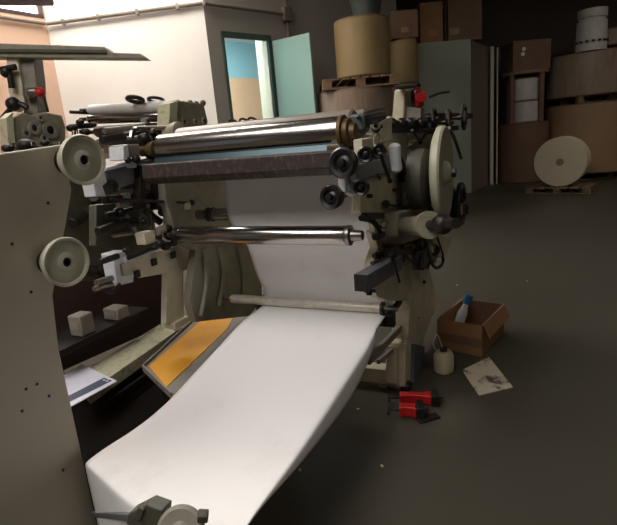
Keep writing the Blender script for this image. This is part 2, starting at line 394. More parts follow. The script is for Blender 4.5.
# cross ties
b = mm(); p0 = KX(380, 373, -.12); b.box((-.48, p0.y, p0.z), (.84, .07, .075)); P(b, 'cross_tie', 'cream', .004)
b = mm(); b.box((-.48, .55, .9), (.82, .05, .3)); P(b, 'back_plate', 'mach', .004)
b = mm(); b.box((-.48, .2, .3), (.80, .05, .12)); P(b, 'cross_tie', 'mach', .004)
b = mm(); b.lathe(KX(384, 385, -.1), (1, 0, 0), [(-.02, 0), (-.02, .018), (.02, .018), (.02, 0)]); P(b, 'castor', 'cream')

# ---- rollers
XL, XR = -.80, -.035
def roller(name, y, z, r, m, x0=XL, x1=XR, shaft=.012, sx0=None, sx1=None, label=None, ring=None):
    b = mm(); b.lathe((x0, y, z), (1, 0, 0), [(0, r * .9), (.006, r), (x1 - x0 - .006, r), (x1 - x0, r * .9)], 48)
    o = P(b, name, m, 0, label)
    b = mm(); b.cyl((sx0 if sx0 is not None else x0 - .07, y, z), (sx1 if sx1 is not None else x1 + .04, y, z), shaft, n=16)
    P(b, 'shaft', 'steel', 0, None, o)
    return o
drum = roller('chrome_drum', -.50, 1.205, .055, 'chrome')
back = roller('rubber_roller', -.375, 1.215, .068, 'rubber', label='large grey rubber covered roller')
roller('rubber_roller', -.235, 1.235, .05, 'rubber', x0=-.74, label='smaller grey roller at the back')
# trough under the drum
y0, z0 = -.53, 1.14
b = mm()
prof = [(-.60, 1.150), (-.585, 1.155), (-.575, 1.115), (-.45, 1.105), (-.40, 1.16), (-.385, 1.155), (-.43, 1.075), (-.585, 1.075), (-.605, 1.10)]
b.prism([V((-.83, y, z)) for y, z in prof], (.80, 0, 0)); P(b, 'ink_trough', 'tray', .003, 'dark trough crusted with pinkish ink')
b = mm(); b.prism([V((-.80, -.562, 1.150)), V((-.80, -.550, 1.172)), V((-.80, -.546, 1.172)), V((-.80, -.556, 1.148))], (.765, 0, 0)); P(b, 'doctor_blade', 'teal', 0, 'blue grey blade against the chrome drum')  # coloured strip imitates the bluish reflection on the drum's underside
# copper coloured drum end
b = mm(); b.lathe((-.04, -.50, 1.205), (1, 0, 0), [(0, .058), (.012, .058), (.014, .045), (.03, .045), (.034, .03), (.05, .028), (.05, 0)]); P(b, 'end_collar', 'copper', 0)
b = mm(); b.box((-.045, -.55, 1.145), (.05, .05, .05)); P(b, 'seal_block', 'copper', .006)
# top cover edge
b = mm(); b.box((-.45, -.17, 1.262), (.62, .06, .012)); b.box((-.45, -.14, 1.24), (.66, .02, .05)); P(b, 'top_cover', 'steel', .002)
# little wire loops on top
b = mm(); c = KX(228, 122, -.60)
for dx in (0, .05, .09):
    b.tube([c + V((dx, 0, -.03)), c + V((dx + .01, 0, .005)), c + V((dx + .04, 0, -.002)), c + V((dx + .05, 0, -.03))], .005)
P(b, 'pipe_fitting', 'dark')
# middle chrome roller
ry, rz = KX(182, 231, -.8).y, .852
midL, midR = KX(182, 231, -.82), KX(358, 240, -.03)
my, mz = (midL.y + midR.y) / 2, (midL.z + midR.z) / 2
mid = roller('chrome_roller', my, mz, .036, 'chrome', x0=-.83, x1=-.07)
b = mm(); b.lathe((-.072, my, mz), (1, 0, 0), [(0, .034), (.004, .038), (.016, .038), (.02, .022), (.06, .018), (.06, 0)]); P(b, 'end_collar', 'steel', 0)
b = mm(); b.lathe((-.83, my, mz), (-1, 0, 0), [(0, .03), (.02, .034), (.03, .02), (.06, .02), (.06, 0)]); P(b, 'end_collar', 'dark', 0)
# idler behind the web
iL = KX(190, 217, -.86); b = mm(); b.lathe((-.86, iL.y + .06, iL.z), (1, 0, 0), [(0, .022), (.09, .022), (.09, .028), (.75, .028), (.75, 0)]); P(b, 'idler_roller', 'chrome', 0)
b = mm(); b.torus((-.80, iL.y + .06, iL.z), (1, 0, 0), .027, .006).torus((-.775, iL.y + .06, iL.z), (1, 0, 0), .027, .006); P(b, 'bearing_ring', 'dark', 0)
# bottom web bar
bl, br = KX(228, 297, -.80), KX(384, 310, -.04); by, bz = (bl.y + br.y) / 2, (bl.z + br.z) / 2
b = mm(); b.cyl((-.80, by, bz), (-.04, by, bz), .022, n=32); wb = P(b, 'guide_bar', 'bar', 0)
b = mm(); b.cyl((-.04, by, bz), (.03, by, bz), .009); b.cyl((-.9, by, bz), (-.8, by, bz), .011); P(b, 'shaft', 'steel', 0, None, wb)
b = mm(); b.lathe((-.042, by, bz), (1, 0, 0), [(0, .03), (.012, .03), (.012, 0)]); P(b, 'end_collar', 'black', 0)
b = mm(); b.box((-.01, by + .0, bz - .05), (.05, .035, .055)); b.beam((-.01, by + .01, bz - .03), (-.01, .03, bz - .03), .025, .02); P(b, 'bar_bracket', 'dark', .003)
# support arms below the paper
b = mm(); 
b.beam(KX(404, 324, -.03), KX(368, 361, -.05), .02, .035)
b.beam(KX(404, 340, -.03), KX(378, 362, -.05), .015, .02); P(b, 'support_arm', 'castgrey', .003)

# ---- top right: switch box, bearing housings, handwheels
b = mm(); b.prismX([(394.5, 90), (407, 88.5), (407, 124), (392.5, 122)], .0, -.09) if False else None
c = KX(401, 105, .0)
b = mm(); b.prism([KY(x, y, c.y - .04) for x, y in ((394.5, 90), (405, 88.5), (403.5, 123), (391.5, 122))], (0, .13, 0)); P(b, 'switch_box', 'cream', .006, 'upright cream switch box')
b = mm(); 
for dz in (.01, .045): b.lathe(KX(413, 108, .02) + V((.0, dz * 1.5 - .1, 0)), (0, 0, -1), [(0, .006), (.03, .006), (.03, 0)])
P(b, 'screw', 'dark', 0)
e = KX(421, 97, .03); e.y = .12; e = KY(421, 98, .16)
b = mm(); b.box(e + V((-.01, .01, -.0)), (.035, .05, .075)); P(b, 'button_housing', 'redp', .01, 'red emergency button housing')
b = mm(); b.lathe(e + V((0, -.015, .005)), (.3, -1, 0), [(0, .012), (.012, .012), (.014, .022), (.03, .024), (.034, .018), (.034, 0)]); P(b, 'stop_button', 'redp', 0)
e2 = e + V((-.035, .02, 0)); b = mm(); b.box(e2, (.02, .05, .085)); P(b, 'button_plate', 'dark', .003)
b = mm(); b.box(KY(409, 93, .1) + V((0, .0, .028)), (.09, .07, .012)); P(b, 'box_lid', 'dark', .002)
b = mm(); b.prism([KY(x, y, .14) for x, y in ((404, 106), (421, 108), (421, 124), (404, 124))], (0, .08, 0)); P(b, 'terminal_box', 'castgrey', .003)
# dark clamp row below the box
b = mm()
q0, q1 = KY(390, 127, -.02), KY(425, 126, .15)
b.beam(q0, q1, .04, .05)
for t in (.1, .35, .6, .9): b.ball(q0.lerp(q1, t) + V((0, -.02, .015)), .022)
for t in (.5, .75): b.cyl(q0.lerp(q1, t) + V((0, 0, -.02)), q0.lerp(q1, t) + V((.12, .1, -.02)), .007)
P(b, 'clamp_row', 'black')
b = mm(); b.cyl(KX(410, 129, .03), KX(436, 127, .03), .007); b.cyl(KX(412, 124, .03), KX(440, 122, .03), .006); b.cyl(KX(408, 134, .03), KX(432, 132, .03), .005); P(b, 'tie_rod', 'steel', 0)

def knob(px, py, X, r, axis=(0, -1, 0), depth=.03, name='handwheel', m='black', stem=.06):
    c = KX(px, py, X); a = V(axis).normalized()
    b = mm(); b.lathe(c, a, [(-depth * .5, r * .45), (-depth * .3, r * .92), (depth * .3, r), (depth * .5, r * .86), (depth * .42, r * .62), (depth * .2, r * .5), (depth * .3, r * .28), (depth * .7, r * .25), (depth * .75, 0)], 32)
    o = P(b, name, m, 0)
    if stem:
        P(mm().cyl(c - a * (depth * .4), c - a * (depth * .4 + stem), r * .2), 'spindle', 'steel', 0, None, o)
    return o
knob(344, 163, .03, .047, (-.15, -1, .1), .035, stem=.05)
knob(332.5, 197, -.03, .04, (-.15, -1, .1), .04, stem=.07)
b = mm(); b.beam(KX(336, 194, -.02), KX(350, 188, .02), .016, .016); P(b, 'knob_bracket', 'bracket')
knob(366, 154.5, .075, .026, (.1, -1, 0), .03, stem=.05)
knob(379, 151, .10, .024, (.3, -1, 0), .03, stem=.05)
knob(361.5, 187, .07, .026, (.1, -1, 0), .035, stem=.05)
knob(332.5+44.5, 127, .02, .022, (0, -1, .2), .03, stem=.03)
# lever from the second knob
b = mm(); b.tube([KX(380, 153, .11), KX(385, 167, .11), KX(390, 181, .11)], .0065); b.ball(KX(390, 181, .11), .009); P(b, 'lever', 'black', 0)
# grey outrigger bracket
b = mm(); b.prismX([(345, 166), (354, 154), (358, 150), (358, 196), (346, 192)], .015, -.01); P(b, 'bracket_plate', 'bracket', .004, 'pale grey adjusting bracket')
b = mm(); b.prismX([(357, 165), (401, 154), (401, 170), (370, 178), (358, 181)], .05, .02); P(b, 'bracket_arm', 'bargrey', .004)
b = mm(); b.prismX([(362, 139), (373, 137), (374, 157), (363, 158)], .05, .02); P(b, 'bearing_block', 'cream', .003)
b = mm(); b.prismX([(374, 138), (391, 118), (392, 148), (375, 158)], .03, -.02); P(b, 'bearing_block', 'cream', .004)
b = mm(); b.prism([KX(x, y, .04) for x, y in ((381, 108 + 14), (392, 116), (392, 140), (382, 143))], (-.05, 0, 0)); P(b, 'bearing_block', 'cream', .003)
b = mm(); b.box(KX(358, 123, -.02), (.07, .07, .06)); P(b, 'motor_block', 'contain', .01)
b = mm(); b.cyl(KX(364, 119, .0), KX(364, 129, .0), .012); P(b, 'oil_cup', 'steel', 0)
b = mm(); b.tube([KX(358, 118, .0), KX(370, 112, .0), KX(384, 109, 0)], .006); b.cyl(KX(368, 120, .02), KX(382, 117, .02), .018); P(b, 'air_hose', 'black', 0)
b = mm(); b.lathe(KX(394.5, 146, .07), (0, .1, -1), [(-.01, 0), (-.01, .012), (0, .022), (.09, .022), (.10, .012), (.10, 0)]); P(b, 'air_cylinder', 'bracket', 0)
# handle across the plate
b = mm(); b.tube([KX(386, 204, .05), KX(395, 206, .05), KX(411, 207, .05)], .006); b.ball(KX(386, 204, .05), .016); P(b, 'lever', 'black', 0)
for px, py in ((379, 178), (377, 176), (348, 172)):
    b = mm(); b.lathe(KX(px, py, .05 if px > 350 else -.07), (1, 0, 0), [(0, .007), (.006, .007), (.006, 0)]); P(b, 'bolt', 'black', 0)
# ---- nip mechanism below the plate
b = mm(); b.tube([KX(361, 218, .03), KX(372, 221, .03), KX(380, 231, .03)], .011); b.tube([KX(400, 216, .03), KX(393, 228, .03), KX(384, 234, .03), KX(375, 237, .03)], .014)
b.beam(KX(364, 216, .03), KX(397, 216, .03), .02, .02); b.ball(KX(384, 228, .03), .028); b.ball(KX(396, 221, .03), .022); P(b, 'nip_linkage', 'black')
b = mm(); b.ball(KX(384, 224, .07), .012); b.cyl(KX(386, 221, .065), KX(384, 230, .065), .01); P(b, 'link_pin', 'steel', 0)
# horizontal drive cylinder
c0, c1 = KX(404, 227, .10), KX(430, 225, .24); c1 = c0 + V((.19, .19, 0)) if False else c1
b = mm(); b.lathe(c0, c1 - c0, [(0, .03), (.01, .036), ((c1 - c0).length * .9, .036), ((c1 - c0).length * .9, .046), ((c1 - c0).length, .046), ((c1 - c0).length, 0)]); P(b, 'drive_cylinder', 'olive', 0)
b = mm(); b.cyl(c1, c1 + (c1 - c0).normalized() * .2, .016); b.ball(c1 + (c1 - c0).normalized() * .10, .034); P(b, 'drive_coupling', 'dark', 0)
b = mm(); b.prismX([(398, 212), (432, 205), (436, 220), (428, 236), (404, 244), (398, 236)], .09, .0); P(b, 'gear_housing', 'olive', .008)
b = mm(); b.prismX([(436, 232), (453, 238), (447, 254), (440, 258), (430, 250)], .1, .04); P(b, 'gear_housing', 'cream', .006, 'cream lower corner bracket')
# large pale disc
dc = KX(442, 173, .2)
b = mm(); b.lathe(dc, (1, 0, 0), [(-.02, 0), (-.02, .165), (-.01, .185), (.012, .188), (.02, .18), (.016, .165), (.012, .05), (.03, .04), (.04, .02), (.04, 0)], 56)
disc = P(b, 'drive_disc', 'wheel', 0, 'large pale round disc on the outer side')
b = mm(); b.lathe(dc + V((.035, 0, 0)), (1, 0, 0), [(0, .022), (.02, .02), (.02, 0)], 6); P(b, 'hub_nut', 'black', 0, None, disc)
b = mm(); b.cyl(dc + V((-.2, 0, 0)), dc + V((-.02, 0, 0)), .03); P(b, 'drive_shaft', 'dark', 0, None, disc)
b = mm(); b.lathe(dc + V((-.12, -.02, -.02)), (1, 0, 0), [(0, .115), (.03, .125), (.06, .125), (.07, .11), (.07, 0)], 40); P(b, 'gear_wheel', 'mach', 0)
# black handwheels beyond the disc
def bigwheel(px, py, X, r, m='black'):
    c = KX(px, py, X); b = mm(); b.torus(c, (1, 0, 0), r, r * .16, 32, 10)
    for k in range(3):
        t = k * 2.094 + .4; b.cyl(c, c + V((0, math.cos(t), math.sin(t))) * r, r * .09, n=8)
    b.lathe(c, (1, 0, 0), [(-.03, 0), (-.03, r * .25), (.02, r * .22), (.02, 0)])
    o = P(b, 'handwheel', m, 0); P(mm().cyl(c + V((-.07, 0, 0)), c, r * .13), 'spindle', 'dark', 0, None, o); return o
bigwheel(434, 119, .12, .045); bigwheel(449, 122, .18, .05); bigwheel(464, 117, .22, .055); 
bigwheel(451, 208, .20, .085); bigwheel(461, 204, .24, .085)
b = mm(); b.beam(KX(430, 212, .1), KX(463, 210, .2), .06, .05); P(b, 'wheel_carrier', 'dark')
for x_, y_, X_ in ((433, 121, .14), (449, 124, .21), (465, 121, .25), (462, 214, .27)):
    c = KX(x_, y_, X_); P(mm().cyl(c, c + V((0, 0, .045)), .009), 'crank_pin', 'chrome', 0)
b = mm(); b.beam(KX(425, 118, .05), KX(470, 116, .05), .05, .04); b.beam(KX(428, 131, .05), KX(455, 128, .05), .05, .03); P(b, 'wheel_carrier', 'dark')
b = mm(); b.tube([KX(449, 128, .2), KX(455, 140, .2), KX(461, 158, .2)], .008); P(b, 'air_hose', 'black', 0)
b = mm(); b.cyl(KX(429, 143, .05), KX(429, 149, .05), .016); P(b, 'oil_cup', 'steel', 0)
b = mm(); b.tube([KX(440, 205, .1), KX(436, 213, .1), KX(440, 222, .1)], .008); b.cyl(KX(426, 200, .1), KX(426, 216, .1), .005); P(b, 'oil_pipe', 'steel', 0)
# hoses hanging down the outside
P(mm().tube([KX(430, 97, .05), KX(440, 93, .05), KX(449, 92, .05)], .007), 'air_hose', 'black', 0)
for pts, m_ in ((((430, 233), (429, 248), (434, 262), (436, 250), (430, 240)), 'olive'), (((436, 235), (441, 250), (443, 262), (437, 268), (430, 262)), 'dark'), (((424, 236), (427, 250), (430, 258)), 'black'), (((412, 163), (414, 185), (408, 205)), 'black'), (((418, 160), (424, 150), (422, 172)), 'olive')):
    P(mm().tube([KX(x, y, .1) for x, y in pts], .008), 'hose', m_, 0)
# ---- lower grey square arm and its clamps
a0, a1 = KX(361, 283, .03), KX(396, 262, .07)
b = mm(); b.beam(a0, a1, .05, .06); P(b, 'square_arm', 'bargrey', .004, 'slate grey square arm pointing forward')
b = mm(); b.beam(a0 - (a1 - a0).normalized() * .003, a0, .048, .058); P(b, 'arm_end_plate', 'dark', 0)
b = mm(); b.cyl(KX(372, 263, .03), KX(380, 265, .03), .007); b.cyl(KX(376, 261, .03), KX(376, 267, .03), .012); b.cyl(KX(366, 291, .03), KX(374, 291, .03), .007); b.cyl(KX(369, 289, .03), KX(369, 295, .03), .01)
b.cyl(KX(374, 256, .03), KX(384, 255, .03), .008); b.cyl(KX(378, 252, .03), KX(378, 259, .03), .011); P(b, 'clamp_screw', 'black', 0)
b = mm(); b.box(KX(391, 252, .06), (.05, .05, .05)); b.tube([KX(391, 254, .10), KX(395, 268, .10), KX(399, 282, .10)], .008); P(b, 'lever', 'black')
b = mm(); b.beam(KX(396, 252, .06), KX(432, 252, .06), .025, .025); b.box(KX(420, 258, .08), (.05, .09, .09)); b.tube([KX(406, 256, .08), KX(412, 262, .08), KX(418, 268, .08)], .007); b.cyl(KX(430, 250, .06), KX(434, 250, .1), .03); P(b, 'tension_lever', 'black')
b = mm(); b.prismX([(388, 232), (402, 232), (406, 262), (392, 268), (386, 256)], .02, -.02); P(b, 'slide_block', 'castgrey', .005)

# ---- left outriggers
def xp(px, X0, X1, name, m, label=None): P(mm().prismX(px, X0, X1), name, m, .004, label)
xp([(122, 262), (190, 242), (194, 262), (192, 269), (140, 278), (124, 276)], -.93, -.95, 'outrigger_plate', 'cream', 'pale arm plate reaching forward on the left')
xp([(112, 254), (125, 250), (128, 262), (120, 264), (122, 276), (133, 274), (134, 282), (118, 286)], -.92, -.98, 'outrigger_bracket', 'bracket', 'pale claw bracket at the end of the lower arm')
xp([(124, 258), (170, 242), (170, 246), (126, 264)], -.915, -.94, 'slide_rail', 'bracket')
xp([(92, 176), (103, 170), (108, 182), (103, 186), (106, 196), (96, 197)], -.92, -.98, 'outrigger_bracket', 'bracket', 'pale claw bracket below the round plate')
xp([(104, 170), (160, 158), (165, 176), (112, 190)], -.93, -.96, 'outrigger_plate', 'bargrey')
xp([(106, 167), (160, 155), (160, 158), (106, 171)], -.92, -.95, 'slide_rail', 'bracket')
xp([(130, 246 + 0), (150, 240), (152, 252), (134, 256)], -.90, -.92, 'slot_plate', 'dark') if False else None
b = mm()
for px, py in ((154, 262), (173, 255), (137, 274)): b.box(KX(px, py, -.927), (.012, .03, .03))
P(b, 'slot', 'black')
b = mm(); b.prismX([(144, 233), (155, 230), (156, 242), (146, 245)], -.90, -.95); P(b, 'bearing_block', 'cream', .003)
b = mm(); b.cyl(KX(156, 232, -.9), KX(166, 228, -.9), .018); P(b, 'spindle_sleeve', 'castgrey')
b = mm()
random.seed(3)
for px, py, r in ((170, 235, .028), (176, 226, .024), (168, 228, .02), (160, 243, .02), (166, 246, .024), (174, 243, .02), (181, 228, .018), (155, 247, .016), (126, 250, .014)): b.ball(KX(px, py, -.89), r, (1, 1.1, .8))
b.cyl(KX(128, 258, -.9), KX(165, 243, -.9), .01); b.cyl(KX(100, 262, -.9), KX(118, 256, -.9), .012)
P(b, 'clamp_row', 'dark')
b = mm(); b.cyl(KX(110, 199, -.92), KX(191, 203, -.85), .006); b.ball(KX(192, 202.5, -.85), .014); b.cyl(KX(148, 208, -.9), KX(150, 226, -.9), .006); P(b, 'control_rod', 'dark')
b = mm(); b.cyl(KX(96, 283, -.92), KX(112, 278, -.92), .012); b.cyl(KX(94, 289, -.92), KX(112, 284, -.92), .01); P(b, 'spindle', 'steel', 0)
b = mm(); b.tube([KX(102, 289, -.92), KX(112, 292, -.92), KX(120, 284, -.92)], .008); P(b, 'lever', 'dark')
# left bearing group around the drum end
b = mm(); b.prismX([(122, 145), (139, 144), (140, 156), (124, 157)], -.88, -.94); P(b, 'bearing_block', 'castgrey', .003)
b = mm(); b.prismX([(123, 146), (128, 144), (130, 160), (124, 160)], -.875, -.95); P(b, 'bearing_block', 'bracket', .003)
b = mm(); b.tube([KX(131, 138, -.9), KX(133, 131, -.9), KX(141, 128.5, -.9), KX(168, 128, -.9)], .010); P(b, 'air_pipe', 'chrome', 0, 'bright bent pipe')
b = mm()
for px, py, r in ((145, 138, .022), (150, 146, .026), (158, 140, .02), (147, 152, .02), (136, 159, .018), (128, 160, .014), (153, 133, .018), (162, 150, .022)): b.ball(KX(px, py, -.88), r)
b.cyl(KX(142, 135, -.9), KX(146, 156, -.9), .02); b.cyl(KX(155, 135, -.9), KX(150, 158, -.9), .018); P(b, 'bearing_cluster', 'dark')
b = mm(); b.lathe(KX(176, 133, -.84), (1, 0, 0), [(-.03, 0), (-.03, .035), (.0, .045), (.02, .045), (.03, .03), (.03, 0)]); P(b, 'roller_bearing', 'olive', 0)
b = mm(); b.lathe((-.83, -.50, 1.205), (-1, 0, 0), [(0, .035), (.03, .03), (.04, .02), (.1, .02), (.1, 0)]); P(b, 'end_collar', 'copper', 0)
for px, w_ in ((140, 5), (157, 7)):
    xp([(px, 165), (px + w_ * 1.3, 163), (px + w_ * 1.3, 208), (px, 210)], -.9, -.94, 'upright', 'dark')
xp([(118, 172), (136, 168), (138, 188), (120, 190)], -.96, -1.0, 'bearing_block', 'castgrey')
b = mm(); b.lathe(KX(113, 186, -.93), (0, -1, 0), [(0, 0), (0, .028), (.03, .03), (.03, 0)]); P(b, 'handwheel', 'black', 0)
b = mm(); b.beam(KX(104, 200, -.97), KX(166, 195, -.97), .03, .03); b.beam(KX(106, 215, -.98), KX(135, 208, -.98), .02, .015); b.beam(KX(110, 212, -.98), KX(124, 226, -.98), .02, .012); P(b, 'linkage', 'dark')
xp([(96, 205), (135, 200), (150, 232), (120, 250), (96, 246)], -1.02, -1.06, 'lower_casting', 'mach')

# further small mechanism, left side
for (a_, c_, X_, r_, m_) in (((104, 131), (130, 128), -1.0, .012, 'steel'), ((102, 140), (124, 137), -1.0, .016, 'dark'), ((106, 150), (122, 148), -1.0, .014, 'steel'), ((118, 205), (150, 203), -.95, .012, 'steel'),
        ((98, 232), (126, 222), -.98, .018, 'dark'), ((126, 216), (140, 240), -.98, .012, 'castgrey'), ((144, 210), (160, 222), -.94, .016, 'dark'), ((150, 214), (150, 232), -.93, .007, 'steel'), ((112, 236), (140, 232), -.98, .008, 'steel')):
    P(mm().cyl(KX(*a_, X_), KX(*c_, X_), r_), 'control_rod', m_, 0)
for px, py, X_, r_ in ((133, 222, -.96, .022), (120, 214, -.97, .026), (146, 196, -.93, .03), (157, 190, -.92, .02), (137, 180, -.93, .022), (143, 222, -.92, .018), (164, 212, -.91, .02)):
    P(mm().lathe(KX(px, py, X_), (1, -.4, 0), [(-.02, 0), (-.02, r_), (.0, r_), (.004, r_ * .6), (.02, r_ * .5), (.02, 0)], 20), 'bearing_boss', 'dark', .001)
for px, py, X_, w_, m_ in ((131, 164, -.92, .03, 'bracket'), (152, 176, -.9, .03, 'castgrey'), (126, 196, -.95, .025, 'castgrey'), (160, 203, -.9, .02, 'steel'), (186, 206, -.86, .03, 'cream')):
    P(mm().box(KX(px, py, X_), (.03, w_, w_)), 'small_block', m_, .003)
# and on the right side
for px, py, X_, r_, m_ in ((412, 146, .04, .012, 'steel'), (424, 166, .03, .01, 'dark'), (413, 196, .04, .016, 'dark'), (408, 218, .06, .014, 'steel'), (400, 236, .04, .018, 'dark'), (418, 243, .09, .014, 'dark'), (424, 282, .005, .01, 'black'), (417, 318, .005, .008, 'black'), (410, 246, .04, .016, 'castgrey'), (395, 190, .04, .007, 'black'), (370, 196, .04, .007, 'black')):
    P(mm().lathe(KX(px, py, X_), (1, -.2, 0), [(-.012, 0), (-.012, r_), (.006, r_), (.01, r_ * .6), (.01, 0)], 16), 'fitting', m_, 0)
for pts_ in (((398, 150), (404, 166), (406, 190), (404, 206)), ((420, 236), (421, 254), (427, 268), (431, 256)), ((412, 130), (420, 140), (426, 134))):
    P(mm().tube([KX(x, y, .08) for x, y in pts_], .0055), 'hose', 'dark', 0)
for a_, c_, r_ in (((398, 214), (418, 212), .012), ((402, 246), (424, 240), .01), ((410, 120), (428, 118), .012)):
    P(mm().cyl(KX(*a_, .05), KX(*c_, .08), r_), 'linkage_rod', 'steel', 0)

# ================================================================== PAPER WEB
pts = [(-.36, 1.12), (-.362, 1.076), (-.36, .95), (-.355, .89), (-.31, .82), (-.215, .75), (-.2, .62), (by + .026, .53), (by + .026, bz + .01), (by + .012, bz - .02), (by - .01, bz - .03), (-.33, .437), (-.46, .408), (-.6, .386), (-.75, .366), (-.9, .35), (-1.05, .342), (-1.15, .345), (-1.215, .344), (-1.238, .340), (-1.247, .328), (-1.249, .31), (-1.249, .24), (-1.249, .12), (-1.249, .012)]
zl = {-.46: .0, -.6: -.006, -.75: -.015, -.9: -.032, -1.05: -.025, -1.15: -.016, -1.215: -.012, -1.238: -.01}
bm_ = mm(); cols = [-.63, -.55, -.45, -.35, -.25, -.15, -.08, -.02]
grid = []
for (y, z) in pts:
    row = []
    f = max(0., min(1., (-.25 - y) / .35))
    near = max(0., min(1., (-.3 - y) / .5))
    for i, x in enumerate(cols):
        u = (x + .63) / .61
        dz = zl.get(y, 0) * (1 - u) + (.028 * near * u if y < -.5 and z > .3 else 0) - .012 * math.sin(u * math.pi) * near
        row.append(bm_.bm.verts.new((x, y - .12 * min(1., u * 1.8) * max(0., min(1., (-y - .75) / .5)), z + dz)))
    # turned-down right margin
    if y < -.23 and z > .3:
        drop = .08 * math.sin(min(1., max(0., (-.23 - y) / .5)) * math.pi / 2) * max(0., min(1., (y + 1.18) / .5)) + .004
        l = row[-1].co
        row.append(bm_.bm.verts.new((l.x + .006, l.y, l.z - drop * .25)))
        row.append(bm_.bm.verts.new((l.x + .006 + drop * .08, l.y - .01, l.z - drop)))
    grid.append(row)
for a, c in zip(grid, grid[1:]):
    for k in range(min(len(a), len(c)) - 1): bm_.bm.faces.new((a[k], a[k + 1], c[k + 1], c[k]))
web = bm_.build('paper_web', 'paper', smooth=80)
tag(web, 'wide white paper web hanging through the press and sagging towards the camera', 'paper')
sd = web.modifiers.new('sub', 'SUBSURF'); sd.levels = sd.render_levels = 2
so = web.modifiers.new('th', 'SOLIDIFY'); so.thickness = .0008

# ================================================================== UNWIND STAND (left foreground)
sx = -.68
ub = KX(59, 349, sx); base = MM @ V((sx, -1.5, 0))
stand = thing('unwind_stand', 'putty coloured machine side panel with two round pale idler discs in the left foreground', 'machine', base, MA)
def S(b, name, m, bevel=.002, label=None, parent=None): return b.build(name, m, parent or stand, bevel, label)
out = [KX(x, y, sx) for x, y in ((0, 153.5), (63, 144.5), (72, 190), (66, 225), (53, 295), (59, 349), (96, 519))]
for p in out: p.x = sx
out = [V((sx, -1.75, out[0].z - .03))] + out + [V((sx, out[-1].y, 0)), V((sx, -1.75, 0))]
S(mm().prism(out, (-.03, 0, 0)), 'side_panel', 'panel', .004)
p_ = [V((sx - .03, p.y, p.z)) for p in out]
# stiffening lip along the panel edge
def idler(px, py, r):
    c = KX(px, py, sx + .075)
    b = mm(); b.lathe(c, (1, -.12, 0), [(-.045, 0), (-.045, r * .72), (-.03, r * .8), (-.012, r * .96), (0, r), (.006, r * .96), (.004, r * .88), (-.004, r * .84), (.0, r * .4), (.004, r * .34), (.006, r * .2), (-.01, r * .18), (-.01, 0)], 56)
    o = S(b, 'idler_disc', 'wheel', 0)
    b = mm(); b.lathe(c + V((-.008, 0, 0)), (1, -.12, 0), [(0, r * .19), (.010, r * .17), (.010, r * .1), (.002, r * .09), (.002, 0)], 24); S(b, 'hub', 'black', 0, None, o)
    b = mm(); b.lathe(V((sx - .002, c.y, c.z)), (1, 0, 0), [(0, r * .5), (.02, r * .5), (.02, r * .3), (.04, r * .3), (.04, 0)]); S(b, 'hub_boss', 'dark', 0, None, o)
idler(83.5, 160, .071); idler(66.5, 262, .069)
b = mm()
for px, py in ((48, 203), (12, 244), (31, 292), (37, 384), (26, 389), (49, 396), (22, 411), (63, 470)):
    b.lathe(KX(px, py, sx + .0005), (1, 0, 0), [(0, .0045), (.001, .0045), (.001, 0)], 12)
S(b, 'screw_hole', 'black', 0)
# near clamp and wheel above the web
c = KY(140, 514, -1.40)
b = mm(); b.beam(KX(93, 514, sx + .002), c + V((.02, .0, -.004)), .012, .016) ; S(b, 'cross_rod', 'bargrey', .002)
b = mm()
b.prism([KY(x, y, -1.44) for x, y in ((126, 524), (128, 514), (146, 505), (162, 511), (160, 528), (140, 534))], (0, .035, 0)); b.prism([KY(x, y, -1.445) for x, y in ((131, 518), (138, 507), (144, 510), (140, 522))], (0, .02, 0))
S(b, 'rod_clamp', 'mach', .003, 'dark olive clamp on the cross rod')
c = KY(181, 530, -1.45)
b = mm(); b.lathe(c, (.5, -1, .5), [(-.012, 0), (-.012, .045), (-.004, .05), (.004, .05), (.008, .044), (.006, .02), (.016, .014), (.016, 0)], 40); S(b, 'hand_knob', 'castgrey', 0)
b = mm(); b.box(KY(203, 516, -1.43), (.022, .02, .022), Euler((.3, .2, .5))); S(b, 'lock_screw', 'mach', .003)

# ================================================================== OTHER UNIT BEHIND (left)
rb = MM @ V((-2.2, .9, 0))
rear = thing('printing_unit', 'older olive green printing unit with long rolls standing behind the coating press on the left', 'machine', rb, MA)
def Q(b, name, m, bevel=.003, label=None, parent=None): return b.build(name, m, parent or rear, bevel, label)
X1, X2 = -1.6, -2.55
Q(mm().prismX([(170, 103), (176, 100), (204, 104), (207, 118), (206, 250), (176, 270), (168, 140)], X1 - .02, X1 - .08), 'side_casting', 'olive', .006)
def fr(px, py, X, r, n='bearing_hole'):
    Q(mm().lathe(KX(px, py, X), (1, 0, 0), [(0, r), (.012, r), (.012, r * .55), (.004, r * .5), (.004, 0)], 20), 'bearing', 'castgrey', 0)
    Q(mm().lathe(KX(px, py, X + .006), (1, 0, 0), [(0, r * .45), (.004, r * .45), (.004, 0)], 16), n, 'black', 0)
for px, py, r in ((184, 122, .03), (195, 122, .022), (204, 121, .028)): fr(px, py, X1 - .02, r)
b = mm()
for k, px in enumerate((178, 184, 190, 196, 203)): b.ball(KX(px, 103 + (k % 2), X1 - .05), .022)
Q(b, 'pipe_fitting', 'mach')
b = mm(); b.prismX([(170, 103), (178, 101), (177, 128), (169, 128)], X1, X1 - .1); Q(b, 'end_cap', 'rail', .003)
